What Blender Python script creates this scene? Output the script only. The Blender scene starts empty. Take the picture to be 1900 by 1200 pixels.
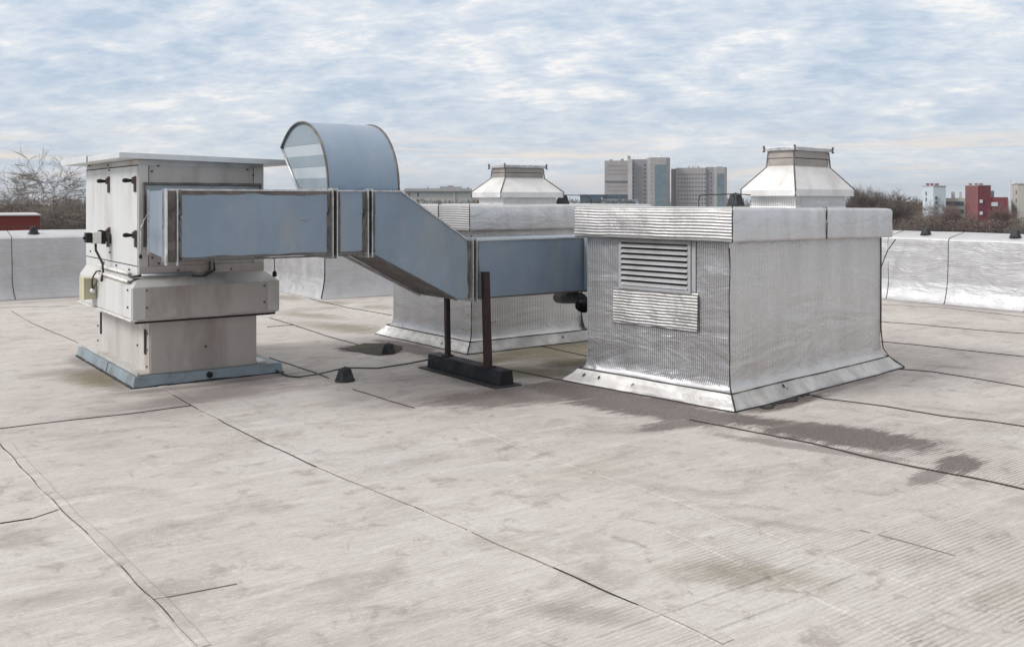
import bpy, math, random
from math import radians, sin, cos, pi, sqrt
from mathutils import Vector, noise as mn
random.seed(7)
scene = bpy.context.scene
COL = scene.collection

# ------------------------------------------------------------------ frames
# world X / Y run along the walls of the building (u / v), camera at (0,0,1.7)
FOC, CX, HY, EYE = 1803.0, 950.0, 370.0, 1.7
HAZE = .0002
Fw = Vector((0.585, 0.811, 0)); Fw.normalize()
Rt = Vector((Fw.y, -Fw.x, 0))
YAW = -math.atan2(Fw.x, Fw.y)
def ray(px, py): return Fw + Rt*((px-CX)/FOC) + Vector((0, 0, (HY-py)/FOC))
def G(px, py, z=0.0):
    d = ray(px, py); t = (z-EYE)/d.z
    return Vector((d.x*t, d.y*t, z))
def PV(px, py, v):
    d = ray(px, py); t = v/d.y; return Vector((d.x*t, v, EYE+d.z*t))
def PU(px, py, u):
    d = ray(px, py); t = u/d.x; return Vector((u, d.y*t, EYE+d.z*t))
def PY(px, py, Y):
    d = ray(px, py); return Vector((d.x*Y, d.y*Y, EYE+d.z*Y))

# ------------------------------------------------------------------ materials
def newmat(name):
    m = bpy.data.materials.new(name); m.use_nodes = True
    nt = m.node_tree; b = nt.nodes['Principled BSDF']
    return m, nt, b
class NB:
    def __init__(s, nt): s.nt = nt
    def n(s, t, **k):
        x = s.nt.nodes.new(t)
        for a, b in k.items(): setattr(x, a, b)
        return x
    def l(s, a, b): s.nt.links.new(a, b)
    def val(s, sock, v):
        if hasattr(v, 'type') and hasattr(v, 'node'): s.l(v, sock)
        else: sock.default_value = v
    def math(s, op, a, b=0.0, c=None, clamp=False):
        x = s.n('ShaderNodeMath', operation=op); x.use_clamp = clamp
        s.val(x.inputs[0], a); s.val(x.inputs[1], b)
        if c is not None: s.val(x.inputs[2], c)
        return x.outputs[0]
    def noise(s, vec, scale, detail=4, rough=.55, dist=0.0, dims='3D'):
        x = s.n('ShaderNodeTexNoise'); x.noise_dimensions = dims
        s.l(vec, x.inputs['Vector']); x.inputs['Scale'].default_value = scale
        x.inputs['Detail'].default_value = detail; x.inputs['Roughness'].default_value = rough
        x.inputs['Distortion'].default_value = dist
        return x.outputs['Fac']
    def mapr(s, v, a, b, c=0., d=1.):
        x = s.n('ShaderNodeMapRange'); x.clamp = True
        s.val(x.inputs[0], v); x.inputs[1].default_value = a; x.inputs[2].default_value = b
        s.val(x.inputs[3], c); s.val(x.inputs[4], d)
        return x.outputs[0]
    def scl(s, vec, sc, rot=(0, 0, 0), loc=(0, 0, 0)):
        x = s.n('ShaderNodeMapping'); s.l(vec, x.inputs[0])
        x.inputs['Scale'].default_value = sc; x.inputs['Rotation'].default_value = rot; x.inputs['Location'].default_value = loc
        return x.outputs[0]
    def mix(s, f, a, b, mode='MIX'):
        x = s.n('ShaderNodeMix', data_type='RGBA', blend_type=mode); x.clamp_factor = True
        s.val(x.inputs[0], f); s.val(x.inputs[6], a); s.val(x.inputs[7], b)
        return x.outputs[2]
    def bump(s, h, dist, strength=1.0, normal=None):
        x = s.n('ShaderNodeBump'); s.l(h, x.inputs['Height']); x.inputs['Distance'].default_value = dist
        x.inputs['Strength'].default_value = strength
        if normal is not None: s.l(normal, x.inputs['Normal'])
        return x.outputs[0]
def c4(c): return (c[0], c[1], c[2], 1.0)
def srgb(r, g, b):
    f = lambda x: (x/255/12.92) if x/255 <= .04045 else ((x/255+.055)/1.055)**2.4
    return (f(r), f(g), f(b))

def simple(name, col, rough=.6, metal=0., var=.15, scale=6., bump=0., dirt=None, dirtamt=.5, dscale=3., stretch=(1, 1, 1), buckle=0.):
    """painted / plain surface with tone variation, grime and a fine bump"""
    m, nt, b = newmat(name); N = NB(nt)
    tc = N.n('ShaderNodeTexCoord').outputs['Object']
    v = N.scl(tc, stretch)
    n1 = N.noise(v, scale, 5, .6)
    f = N.mapr(n1, .25, .75, 1-var, 1+var)
    colr = N.mix(1.0, c4(col), (1, 1, 1, 1), 'MULTIPLY')
    vm = N.n('ShaderNodeVectorMath', operation='SCALE'); N.l(colr, vm.inputs[0]); N.l(f, vm.inputs['Scale'])
    out = vm.outputs[0]
    if dirt is not None:
        d = N.noise(N.scl(tc, stretch, loc=(3, 7, 1)), dscale, 6, .65, .4)
        out = N.mix(N.mapr(d, .48, .72, 0, dirtamt), out, c4(dirt))
    N.l(out, b.inputs['Base Color'])
    b.inputs['Roughness'].default_value = rough; b.inputs['Metallic'].default_value = metal
    r = N.noise(tc, scale*2, 3)
    N.l(N.mapr(r, .3, .7, max(.05, rough-.08), min(1, rough+.1)), b.inputs['Roughness'])
    if bump or buckle:
        nr = N.bump(N.noise(tc, scale*4, 5, .6), bump or .001)
        if buckle: nr = N.bump(N.noise(tc, 1.5, 3, .5, .3), buckle, .6, nr)
        N.l(nr, b.inputs['Normal'])
    return m

def foil(name, axis, pitch, depth, base=(.62, .625, .64), rough=.4, metal=.75, wr=.02, dirt=.35, mesh=False, cont=.25):
    """embossed aluminium-faced roofing membrane; ribs vertical ('v'), horizontal ('h') or none"""
    m, nt, b = newmat(name); N = NB(nt)
    tc = N.n('ShaderNodeTexCoord').outputs['Object']
    sp = N.n('ShaderNodeSeparateXYZ'); N.l(tc, sp.inputs[0])
    warp = N.math('MULTIPLY', N.math('SUBTRACT', N.noise(tc, 1.6, 3), .5), .03)
    if axis == 'v': a = N.math('ADD', sp.outputs[0], sp.outputs[1])
    else: a = sp.outputs[2]
    a = N.math('ADD', a, warp)
    w = N.math('SINE', N.math('MULTIPLY', a, 2*pi/pitch))
    w = N.math('MULTIPLY_ADD', w, .5, .5)
    fade = N.mapr(N.noise(tc, 2.3, 4), .3, .65, .35, 1.0)
    ribs = N.math('MULTIPLY', w, fade)
    ribs2 = None
    if mesh:
        w2 = N.math('MULTIPLY_ADD', N.math('SINE', N.math('MULTIPLY', sp.outputs[2], 2*pi/(pitch*1.3))), .5, .5)
        ribs = N.math('ADD', ribs, N.math('MULTIPLY', w2, .35))
    # crumpled foil: two scales of creases
    vm = N.n('ShaderNodeTexVoronoi', feature='DISTANCE_TO_EDGE'); N.l(N.scl(tc, (1, 1, 1.6)), vm.inputs['Vector']); vm.inputs['Scale'].default_value = 2.2
    cre = N.mapr(vm.outputs[0], 0, .08)
    big = N.noise(N.scl(tc, (.8, .8, 2.4)), 1.8, 4, .55, .6)
    nrm = N.bump(big, wr*1.3, .6)
    nrm = N.bump(N.noise(tc, 22, 4, .6), wr*.12, .6, nrm)
    rg_ = N.n('ShaderNodeTexNoise'); rg_.noise_type = 'RIDGED_MULTIFRACTAL'; N.l(N.scl(tc, (1, 1, 1.4)), rg_.inputs['Vector'])
    rg_.inputs['Scale'].default_value = 2.6; rg_.inputs['Detail'].default_value = 4; rg_.inputs['Distortion'].default_value = .4
    msk = N.mapr(N.noise(tc, 1.3, 3), .42, .62)
    nrm = N.bump(N.math('MULTIPLY', rg_.outputs['Fac'], msk), wr*.30, .6, nrm)
    nrm = N.bump(ribs, depth, 1.0, nrm)
    N.l(nrm, b.inputs['Normal'])
    stain = N.noise(N.scl(tc, (2.2, 2.2, .5)), 2.0, 6, .62, .3)
    tone = N.mix(N.mapr(stain, .38, .72, 0, dirt), c4(base), (.33, .31, .30, 1))
    tone = N.mix(N.mapr(N.noise(tc, 9, 6, .7), .5, .75, 0, dirt*.7), tone, (.42, .37, .33, 1))
    # darker tone in the grooves between the ribs
    tone = N.mix(N.math('MULTIPLY', N.math('SUBTRACT', 1.0, w), cont), tone, (.22, .22, .23, 1))
    N.l(tone, b.inputs['Base Color'])
    b.inputs['Metallic'].default_value = metal
    N.l(N.mapr(N.noise(tc, 5, 5, .6), .3, .7, rough-.1, rough+.16), b.inputs['Roughness'])
    return m

M = {}
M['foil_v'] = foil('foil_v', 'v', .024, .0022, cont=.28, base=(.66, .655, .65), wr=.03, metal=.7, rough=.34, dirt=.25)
M['foil_v_shade'] = foil('foil_v_shade', 'v', .022, .0024, base=(.47, .475, .50), cont=.45, dirt=.5, rough=.32, wr=.035)
M['foil_h'] = foil('foil_h', 'h', .026, .005, cont=.5, rough=.4, base=(.57, .57, .575))
M['foil_hf'] = foil('foil_hf', 'h', .034, .0009, cont=.13, rough=.42, base=(.53, .535, .555), metal=.6, wr=.03)
M['foil_plain'] = foil('foil_plain', 'v', .012, .001, wr=.03, cont=.15, base=(.68, .685, .7), mesh=True)
M['foil_skirt'] = foil('foil_skirt', 'v', .022, .005, wr=.06, cont=.40, base=(.74, .74, .73), rough=.38, metal=.5, dirt=.7)
M['coping'] = foil('coping', 'v', .02, .0012, wr=.02, cont=.08, base=(.56, .57, .585), rough=.42, metal=.5, dirt=.25)
M['cove'] = foil('cove', 'v', .02, .0012, wr=.03, cont=.12, base=(.47, .48, .50), rough=.45, metal=.5, dirt=.35)
M['bitumen'] = simple('bitumen', (.03, .028, .028), .55, var=.3, scale=20, bump=.002)
M['seam_grey'] = simple('seam_grey', (.19, .17, .16), .8, var=.4, scale=12)
M['blue'] = simple('blue', (.215, .275, .35), .36, .3, var=.16, scale=1.6, dirt=(.30, .315, .32), dirtamt=.75, dscale=2.6, stretch=(1.3, 1.3, .45), bump=.0015, buckle=.05)
M['blue_hood'] = simple('blue_hood', (.24, .31, .40), .32, .4, var=.12, scale=1.4, dirt=(.30, .35, .40), dirtamt=.6, dscale=2, stretch=(1.4, 1.4, .35), bump=.0015, buckle=.03)
M['blue_curb'] = simple('blue_curb', (.22, .27, .31), .55, .1, var=.2, scale=3, dirt=(.12, .11, .10), dirtamt=.7, dscale=5, bump=.003)
M['slat_light'] = simple('slat_light', (.42, .465, .50), .45, .25, var=.08, scale=3, dirt=(.4, .43, .45), dirtamt=.4)
M['slat_dark'] = simple('slat_dark', (.26, .31, .35), .45, .25, var=.08, scale=3, dirt=(.3, .33, .35), dirtamt=.4)
M['zinc'] = simple('zinc', (.50, .53, .55), .45, .55, var=.18, scale=5, dirt=(.16, .14, .12), dirtamt=.5, dscale=6)
M['zinc_dark'] = simple('zinc_dark', (.33, .365, .39), .45, .5, var=.18, scale=5, dirt=(.16, .14, .12), dirtamt=.4, dscale=6)
M['edge_metal'] = simple('edge_metal', (.55, .56, .58), .4, .6, var=.2, scale=15, dirt=(.13, .11, .10), dirtamt=.6, dscale=9)
M['sealant'] = simple('sealant', (.10, .088, .08), .6, .1, var=.5, scale=9, dirt=(.23, .20, .18), dirtamt=.8, dscale=7, bump=.004)
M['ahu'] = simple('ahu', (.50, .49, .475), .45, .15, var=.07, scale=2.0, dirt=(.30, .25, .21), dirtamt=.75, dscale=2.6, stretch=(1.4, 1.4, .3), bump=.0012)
M['ahu_front_shade'] = simple('ahu_front_shade', (.42, .39, .37), .48, .25, var=.08, scale=2.0, dirt=(.20, .155, .135), dirtamt=.7, dscale=2.5, stretch=(1, 1, .3), bump=.0012)  # front panels: side away from the sun painted darker, plus brown grime
M['ahu_panel_lit'] = simple('ahu_panel_lit', (.58, .59, .595), .42, .1, var=.06, scale=1.6, dirt=(.38, .345, .315), dirtamt=.5, dscale=2.6, stretch=(1.5, 1.5, .35), bump=.0012)  # left side panels: brighter copy, the light on that side put into the base
M['lid'] = simple('lid', (.64, .66, .67), .4, .3, var=.08, scale=4, dirt=(.4, .37, .34), dirtamt=.4, dscale=5)
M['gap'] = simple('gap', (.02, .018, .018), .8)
M['black'] = simple('black', (.012, .012, .014), .45, var=.3, scale=10)
M['water'] = simple('water', (.035, .03, .024), .7, var=.5, scale=6, dirt=(.10, .09, .045), dirtamt=.8, dscale=4)
M['rubber'] = simple('rubber', (.035, .038, .045), .6, var=.3, scale=18, dirt=(.12, .115, .11), dirtamt=.4, dscale=8, bump=.002)
M['latch'] = simple('latch', (.085, .065, .06), .55, .2, var=.4, scale=30)
M['rust'] = simple('rust', (.032, .015, .014), .6, .1, var=.4, scale=10, dirt=(.02, .016, .016), dirtamt=.8, dscale=7, stretch=(1, 1, .5), bump=.002)
M['block'] = simple('block', (.022, .024, .03), .5, var=.3, scale=8, dirt=(.10, .10, .10), dirtamt=.35, dscale=6, bump=.002)
M['pipe_white'] = simple('pipe_white', (.66, .65, .63), .4, .1, var=.15, scale=12, dirt=(.25, .22, .2), dirtamt=.6, dscale=8)
M['cream'] = simple('cream', (.46, .44, .31), .5, 0, var=.12, scale=6, dirt=(.3, .27, .2), dirtamt=.4)
M['cowl'] = simple('cowl', (.72, .72, .72), .38, .45, var=.06, scale=2.5, dirt=(.42, .38, .34), dirtamt=.5, dscale=3.5, bump=.0015)
M['cowl_neck'] = simple('cowl_neck', (.34, .31, .29), .45, .5, var=.15, scale=4, dirt=(.2, .16, .14), dirtamt=.5, dscale=5)
M['grille'] = simple('grille', (.36, .37, .39), .45, .3, var=.08, scale=6, dirt=(.25, .23, .22), dirtamt=.4)
M['wire'] = simple('wire', (.05, .05, .05), .5, .4, var=.3, scale=20)

def ribpaint(name, col): return simple(name, col, .75, var=.12, scale=.15, dirt=tuple(c*.8 for c in col), dirtamt=.5, dscale=.08)
M['concrete'] = ribpaint('concrete', (.31, .29, .30))
M['concrete_light'] = ribpaint('concrete_light', (.43, .42, .44))
M['concrete_dark'] = ribpaint('concrete_dark', (.25, .245, .27))
M['glass'] = simple('glass', (.12, .17, .21), .35, .1, var=.3, scale=.25)
M['win'] = simple('win', (.07, .075, .10), .25, .1, var=.2, scale=.5)
M['pane_dark'] = simple('pane_dark', (.15, .15, .17), .4, var=.3, scale=.4)
M['lowwall'] = ribpaint('lowwall', (.48, .455, .45))
M['lowroof'] = simple('lowroof', (.30, .30, .31), .6, var=.15, scale=.3)
M['pane_light'] = simple('pane_light', (.45, .50, .54), .3, .1, var=.2, scale=.5)
M['bluewhite'] = ribpaint('bluewhite', (.42, .56, .68))
M['darkglass'] = simple('darkglass', (.055, .09, .13), .25, .2, var=.3, scale=.1)
M['white_tower'] = ribpaint('white_tower', (.50, .56, .62))
M['red_tower'] = ribpaint('red_tower', (.15, .025, .04))
M['red_light'] = ribpaint('red_light', (.19, .07, .075))
M['grey_tower'] = ribpaint('grey_tower', (.42, .41, .38))
M['red_brick'] = ribpaint('red_brick', (.17, .03, .022))
M['bark'] = simple('bark', (.13, .105, .095), .9, var=.3, scale=3)
M['bark_pale'] = simple('bark_pale', (.19, .165, .145), .9, var=.3, scale=3)
M['bark_red'] = simple('bark_red', (.15, .10, .09), .9, var=.3, scale=3)
M['brush'] = simple('brush', (.10, .085, .06), .95, var=.55, scale=.25)
M['brush_red'] = simple('brush_red', (.12, .085, .075), .95, var=.5, scale=.2)
M['grassland'] = simple('grassland', (.09, .10, .06), .95, var=.4, scale=.01)

# roof membrane --------------------------------------------------------------
def roof_material():
    m, nt, b = newmat('roof_membrane'); N = NB(nt)
    tc = N.n('ShaderNodeTexCoord').outputs['Object']
    sp = N.n('ShaderNodeSeparateXYZ'); N.l(tc, sp.inputs[0])
    U, V = sp.outputs[0], sp.outputs[1]
    # broad mottling + streaks running along the ribs
    broad = N.noise(tc, .55, 5, .6, .4)
    streak = N.noise(N.scl(tc, (1.6, 15, 1)), 2.6, 9, .78, .25)
    fine = N.noise(N.scl(tc, (13, 55, 1)), 4, 6, .78)
    speck = N.noise(tc, 34, 4, .7)
    base = N.mix(N.mapr(broad, .36, .64), (.50, .472, .447, 1), (.55, .545, .525, 1))
    base = N.mix(N.mapr(N.noise(N.scl(tc, (1, 2.2, 1), loc=(1, 8, 0)), .45, 6, .65, .5), .48, .68, 0, .45), base, (.355, .33, .32, 1))
    sh = N.n('ShaderNodeTexWhiteNoise', noise_dimensions='1D'); N.l(N.math('FLOOR', N.math('DIVIDE', N.math('SUBTRACT', U, 1.15), 1.38)), sh.inputs['W'])
    base = N.mix(N.math('MULTIPLY', sh.outputs['Value'], .35), base, (.40, .36, .345, 1))
    b2 = N.noise(N.scl(tc, (1, 1.5, 1), loc=(4, 6, 2)), 1.5, 8, .70, .6)
    base = N.mix(N.mapr(b2, .51, .66, 0, .7), base, (.25, .225, .205, 1))
    b3 = N.noise(N.scl(tc, (1.3, 1.2, 1), loc=(8, 3, 1)), 4.2, 8, .72, .5)
    base = N.mix(N.mapr(b3, .55, .64, 0, .6), base, (.21, .18, .165, 1))
    base = N.mix(N.mapr(streak, .36, .72, 0, .6), base, (.31, .275, .265, 1))
    base = N.mix(N.mapr(fine, .50, .66, 0, .5), base, (.30, .27, .26, 1))
    base = N.mix(N.mapr(N.noise(N.scl(tc, (5, 22, 1), loc=(4, 4, 0)), 3.5, 7, .78), .54, .66, 0, .5), base, (.68, .675, .65, 1))
    base = N.mix(N.mapr(N.noise(N.scl(tc, (2, 9, 1), loc=(8, 1, 0)), 3.2, 8, .8), .56, .68, 0, .5), base, (.24, .21, .20, 1))
    base = N.mix(N.mapr(N.noise(N.scl(tc, (1, 5, 1), loc=(5, 2, 0)), 1.7, 5, .6), .54, .74, 0, .55), base, (.60, .595, .57, 1))
    g = N.noise(N.scl(tc, (1, 1.6, 1), loc=(9, 4, 0)), .9, 5, .6, .3)
    base = N.mix(N.mapr(g, .60, .78, 0, .35), base, (.42, .41, .32, 1))
    # ribs, 27 mm pitch, stronger in patches
    wv = N.math('ADD', V, N.math('MULTIPLY', N.math('SUBTRACT', N.noise(N.scl(tc, (.6, .6, 1)), .8, 2), .5), .03))
    w = N.math('MULTIPLY_ADD', N.math('SINE', N.math('MULTIPLY', wv, 2*pi/.029)), .5, .5)
    groove = N.math('POWER', N.math('SUBTRACT', 1.0, w), 2.0)
    patch = N.mapr(N.noise(N.scl(tc, (.9, .6, 1), loc=(2.2, 1, 0)), 1.1, 4, .65), .44, .64)
    front = N.mapr(N.math('SUBTRACT', U, V), -3.2, 1.6, .12, 1.0)
    gam = N.math('MULTIPLY', N.math('MULTIPLY', groove, front), N.math('MULTIPLY_ADD', patch, .9, .10))
    gam2 = N.math('MULTIPLY', gam, N.mapr(streak, .3, .6, .35, 1.0))
    base = N.mix(N.math('MULTIPLY', gam2, .8), base, (.17, .15, .145, 1))
    # stains: (u, v, length along u, length along v, angle, strength, kind) kind 0 wet grey, 1 moss brown, 2 faint grime; some entries paint shade
    S = []
    def st(px, py, a, bb, ang, k, kind): p = G(px, py); S.append((p.x, p.y, a, bb, ang, k, kind))
    st(1572, 810, .62, .34, -1.15, 1.0, 0); st(1500, 793, .36, .2, -.9, .9, 0); st(1640, 815, .3, .2, -.9, 1.0, 0)
    st(1778, 860, .28, .12, .3, 1.0, 0); st(1722, 885, .22, .09, .2, .7, 0)
    st(1200, 757, .95, .30, -1.3, 1.0, 0); st(1090, 730, .8, .3, -1.3, 1, 0); st(1270, 785, .45, .14, -.1, .9, 0); st(1000, 722, .8, .3, 0, .8, 0)
    st(1450, 748, .55, .15, .1, 1.0, 0); st(960, 735, .8, .35, -.2, .8, 0)
    st(1370, 775, .7, .10, -1.2, .7, 0); st(1500, 830, .7, .09, -1.2, .55, 0)
    st(940, 830, .13, .045, .3, .8, 2); st(1008, 843, .12, .04, .3, .7, 2)
    st(1755, 680, .3, .12, -1.1, .7, 2); st(1760, 760, .35, .06, -1.2, .5, 2); st(1690, 783, .2, .05, -1.2, .4, 2)
    st(1390, 1065, .42, .16, -.9, .55, 1); st(1085, 1140, .30, .10, -.9, .6, 2); st(1460, 975, .3, .06, -1.1, .45, 2)
    st(380, 738, 1.1, .30, 0.1, 1, 2); st(440, 720, .8, .25, .1, .9, 2); st(850, 735, .8, .25, 0, .8, 2); st(172, 702, .25, .6, 0, 1, 1); st(120, 690, .5, .25, 0, .7, 2); st(330, 760, .7, .25, 0.1, .4, 2)  # wide strips before the tall unit paint its cast shadow
    st(780, 855, .35, .12, 0, .35, 2); st(590, 895, .10, .05, 0, .4, 2)
    st(1030, 650, 1.2, .75, .2, 1, 1); st(960, 690, .9, .4, -.8, .9, 1); st(1060, 672, .5, .4, 0, 1, 1)
    st(690, 648, .45, .28, -1.1, 1.0, 0); st(640, 608, .35, .9, .25, .75, 1); st(570, 585, .25, .8, .3, .6, 1); st(530, 552, .3, .6, 0, .6, 1)
    st(700, 570, .3, .5, 0, .5, 1); st(620, 562, .25, .35, 0, .5, 1)
    st(75, 560, .9, .12, 0, .5, 2); st(1760, 568, .12, 1.6, 0, .7, 2)
    st(110, 1105, .28, .10, 0, .45, 2); st(60, 990, .25, .1, 0, .35, 2); st(20, 1010, .12, .05, 0, .4, 2)
    st(1240, 905, .5, .08, -1.1, .3, 2); st(770, 700, .35, .2, 0, .4, 2); st(660, 740, .5, .2, 0, .25, 2)
    # contact shade painted as stains along curb, skirts and block, over damp and moss
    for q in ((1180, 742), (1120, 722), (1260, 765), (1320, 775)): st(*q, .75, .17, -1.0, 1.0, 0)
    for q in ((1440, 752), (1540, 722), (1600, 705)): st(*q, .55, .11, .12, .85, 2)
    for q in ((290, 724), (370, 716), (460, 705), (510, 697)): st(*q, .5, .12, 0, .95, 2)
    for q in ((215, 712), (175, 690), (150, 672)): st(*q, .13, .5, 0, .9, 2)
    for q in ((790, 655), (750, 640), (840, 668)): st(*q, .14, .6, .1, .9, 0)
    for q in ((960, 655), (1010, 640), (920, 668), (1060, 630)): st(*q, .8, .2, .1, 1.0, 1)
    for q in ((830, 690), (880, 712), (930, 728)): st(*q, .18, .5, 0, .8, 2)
    dn = N.noise(N.scl(tc, (1.6, 6.5, 1)), 1.9, 8, .72, .3)
    dn = N.math('MULTIPLY', N.math('SUBTRACT', dn, .5), 2.0)
    ribn = N.math('ADD', N.math('MULTIPLY', w, .22), N.math('MULTIPLY', N.math('SUBTRACT', fine, .5), 1.3))
    acc = {0: None, 1: None, 2: None}
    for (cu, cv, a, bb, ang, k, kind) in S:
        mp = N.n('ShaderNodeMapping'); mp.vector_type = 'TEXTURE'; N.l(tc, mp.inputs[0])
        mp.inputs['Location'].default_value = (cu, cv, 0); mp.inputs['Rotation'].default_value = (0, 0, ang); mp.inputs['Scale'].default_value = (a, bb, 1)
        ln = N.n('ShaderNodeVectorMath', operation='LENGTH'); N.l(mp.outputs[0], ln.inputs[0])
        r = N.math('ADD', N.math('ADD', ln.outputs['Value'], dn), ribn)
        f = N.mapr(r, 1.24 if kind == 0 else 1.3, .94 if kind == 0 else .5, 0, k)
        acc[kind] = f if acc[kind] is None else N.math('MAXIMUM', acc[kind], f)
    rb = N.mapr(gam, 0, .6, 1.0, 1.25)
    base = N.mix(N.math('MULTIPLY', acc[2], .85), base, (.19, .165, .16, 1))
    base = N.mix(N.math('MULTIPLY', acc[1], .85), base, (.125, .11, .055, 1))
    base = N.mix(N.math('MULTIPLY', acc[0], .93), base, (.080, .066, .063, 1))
    grit = N.noise(tc, 75, 5, .8)
    base = N.mix(N.mapr(grit, .55, .70, 0, .55), base, (.22, .195, .18, 1))
    base = N.mix(N.mapr(N.noise(N.scl(tc, (1, 2, 1), loc=(3, 3, 3)), 46, 5, .8), .56, .70, 0, .5), base, (.70, .69, .66, 1))
    # specks of dirt
    vo = N.n('ShaderNodeTexVoronoi'); N.l(tc, vo.inputs['Vector']); vo.inputs['Scale'].default_value = 3.1
    sz = N.math('MULTIPLY', N.noise(tc, 3.1, 2), .045)
    sc_ = N.n('ShaderNodeSeparateColor'); N.l(vo.outputs['Color'], sc_.inputs[0])
    spk = N.math('MULTIPLY', N.math('LESS_THAN', vo.outputs['Distance'], sz), N.math('GREATER_THAN', sc_.outputs[0], .72))
    base = N.mix(N.math('MULTIPLY', spk, .8), base, (.06, .05, .045, 1))
    base = N.mix(N.mapr(speck, .42, .72, 0, .30), base, (.33, .29, .28, 1))
    N.l(N.mix(.10, base, (1, .985, .96, 1)), b.inputs['Base Color']) if False else N.l(base, b.inputs['Base Color'])
    b.inputs['Specular IOR Level'].default_value = .14
    rg = N.mapr(broad, .3, .7, .62, .8)
    rg = N.math('SUBTRACT', rg, N.math('MULTIPLY', acc[0], .18))
    N.l(rg, b.inputs['Roughness'])
    h = N.math('ADD', N.math('MULTIPLY', w, N.math('MULTIPLY', front, .5)), N.math('MULTIPLY', streak, .6))
    nrm = N.bump(N.noise(tc, 1.1, 4, .5), .05, .5)
    nrm = N.bump(h, .003, .6, nrm)
    nrm = N.bump(speck, .002, .6, nrm)
    N.l(nrm, b.inputs['Normal'])
    return m
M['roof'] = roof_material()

# ------------------------------------------------------------------ mesh builder
def jit(p, a, s=3.0):
    return Vector(p) + mn.noise_vector(Vector(p)*s)*a
class MB:
    def __init__(s): s.v = []; s.f = []; s.mi = []; s.smooth = []
    def add(s, vs, fs, mi=0, sm=False):
        o = len(s.v); s.v += [tuple(p) for p in vs]
        for f in fs: s.f.append([o+i for i in f]); s.mi.append(mi); s.smooth.append(sm)
    def box(s, a, b, mi=0):
        x0, y0, z0 = a; x1, y1, z1 = b
        if x0 > x1: x0, x1 = x1, x0
        if y0 > y1: y0, y1 = y1, y0
        if z0 > z1: z0, z1 = z1, z0
        s.add([(x0, y0, z0), (x1, y0, z0), (x1, y1, z0), (x0, y1, z0), (x0, y0, z1), (x1, y0, z1), (x1, y1, z1), (x0, y1, z1)],
              [(0, 3, 2, 1), (4, 5, 6, 7), (0, 1, 5, 4), (1, 2, 6, 5), (2, 3, 7, 6), (3, 0, 4, 7)], mi)
    def obox(s, o, ex, ey, ez, mi=0):
        """box from corner o and three edge vectors"""
        o, ex, ey, ez = map(Vector, (o, ex, ey, ez))
        vs = [o, o+ex, o+ex+ey, o+ey, o+ez, o+ex+ez, o+ex+ey+ez, o+ey+ez]
        s.add(vs, [(0, 3, 2, 1), (4, 5, 6, 7), (0, 1, 5, 4), (1, 2, 6, 5), (2, 3, 7, 6), (3, 0, 4, 7)], mi)
    def tube(s, pts, r, n=8, mi=0, cap=True):
        pts = [Vector(p) for p in pts]; rs = r if isinstance(r, (list, tuple)) else [r]*len(pts)
        rings = []
        up = Vector((0, 0, 1))
        for i, p in enumerate(pts):
            t = (pts[min(i+1, len(pts)-1)]-pts[max(i-1, 0)]).normalized()
            a = t.cross(up)
            if a.length < .05: a = t.cross(Vector((1, 0, 0)))
            a.normalize(); bb = t.cross(a).normalized()
            rings.append([p+(a*cos(2*pi*k/n)+bb*sin(2*pi*k/n))*rs[i] for k in range(n)])
        vs = [q for rg in rings for q in rg]; fs = []
        for i in range(len(pts)-1):
            for k in range(n):
                fs.append((i*n+k, i*n+(k+1) % n, (i+1)*n+(k+1) % n, (i+1)*n+k))
        if cap: fs.append(tuple(range(n))[::-1]); fs.append(tuple((len(pts)-1)*n+k for k in range(n)))
        s.add(vs, fs, mi, n > 4)
    def prism(s, poly, z0, z1, mi=0):
        n = len(poly)
        vs = [(p[0], p[1], z0) for p in poly]+[(p[0], p[1], z1) for p in poly]
        fs = [tuple(range(n))[::-1], tuple(range(n, 2*n))]+[(k, (k+1) % n, n+(k+1) % n, n+k) for k in range(n)]
        s.add(vs, fs, mi)
    def loft(s, rings, mi=0, sm=False, caps=True, closed=True):
        n = len(rings[0]); vs = [q for r in rings for q in r]; fs = []
        for i in range(len(rings)-1):
            for k in range(n if closed else n-1):
                fs.append((i*n+k, i*n+(k+1) % n, (i+1)*n+(k+1) % n, (i+1)*n+k))
        if caps: fs.append(tuple(range(n))[::-1]); fs.append(tuple((len(rings)-1)*n+k for k in range(n)))
        s.add(vs, fs, mi, sm)
    def build(s, name, mats, parent=None, bevel=0., loc=None, smooth_angle=None, fixn=True):
        me = bpy.data.meshes.new(name); me.from_pydata(s.v, [], s.f); me.update()
        if not isinstance(mats, (list, tuple)): mats = [mats]
        for m in mats: me.materials.append(M[m] if isinstance(m, str) else m)
        for p, mi, sm in zip(me.polygons, s.mi, s.smooth): p.material_index = mi; p.use_smooth = sm
        if fixn:
            import bmesh
            bm = bmesh.new(); bm.from_mesh(me); bmesh.ops.recalc_face_normals(bm, faces=bm.faces); bm.to_mesh(me); bm.free()
        o = bpy.data.objects.new(name, me); COL.objects.link(o)
        if parent is not None: o.parent = parent
        if loc is not None: o.location = loc
        if bevel:
            md = o.modifiers.new('bevel', 'BEVEL'); md.width = bevel; md.segments = 2; md.limit_method = 'ANGLE'; md.angle_limit = radians(35)
            md.harden_normals = False
        return o
def tag(o, label=None, cat=None, group=None, kind=None):
    if label: o['label'] = label
    if cat: o['category'] = cat
    if group: o['group'] = group
    if kind: o['kind'] = kind
    return o
def empty(name, loc=(0, 0, 0), rz=0., label=None, cat=None, group=None):
    o = bpy.data.objects.new(name, None); COL.objects.link(o); o.location = loc; o.rotation_euler = (0, 0, rz); o.empty_display_size = .2
    return tag(o, label, cat, group)
def children(o): return [c for c in bpy.data.objects if c.parent == o]
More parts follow.
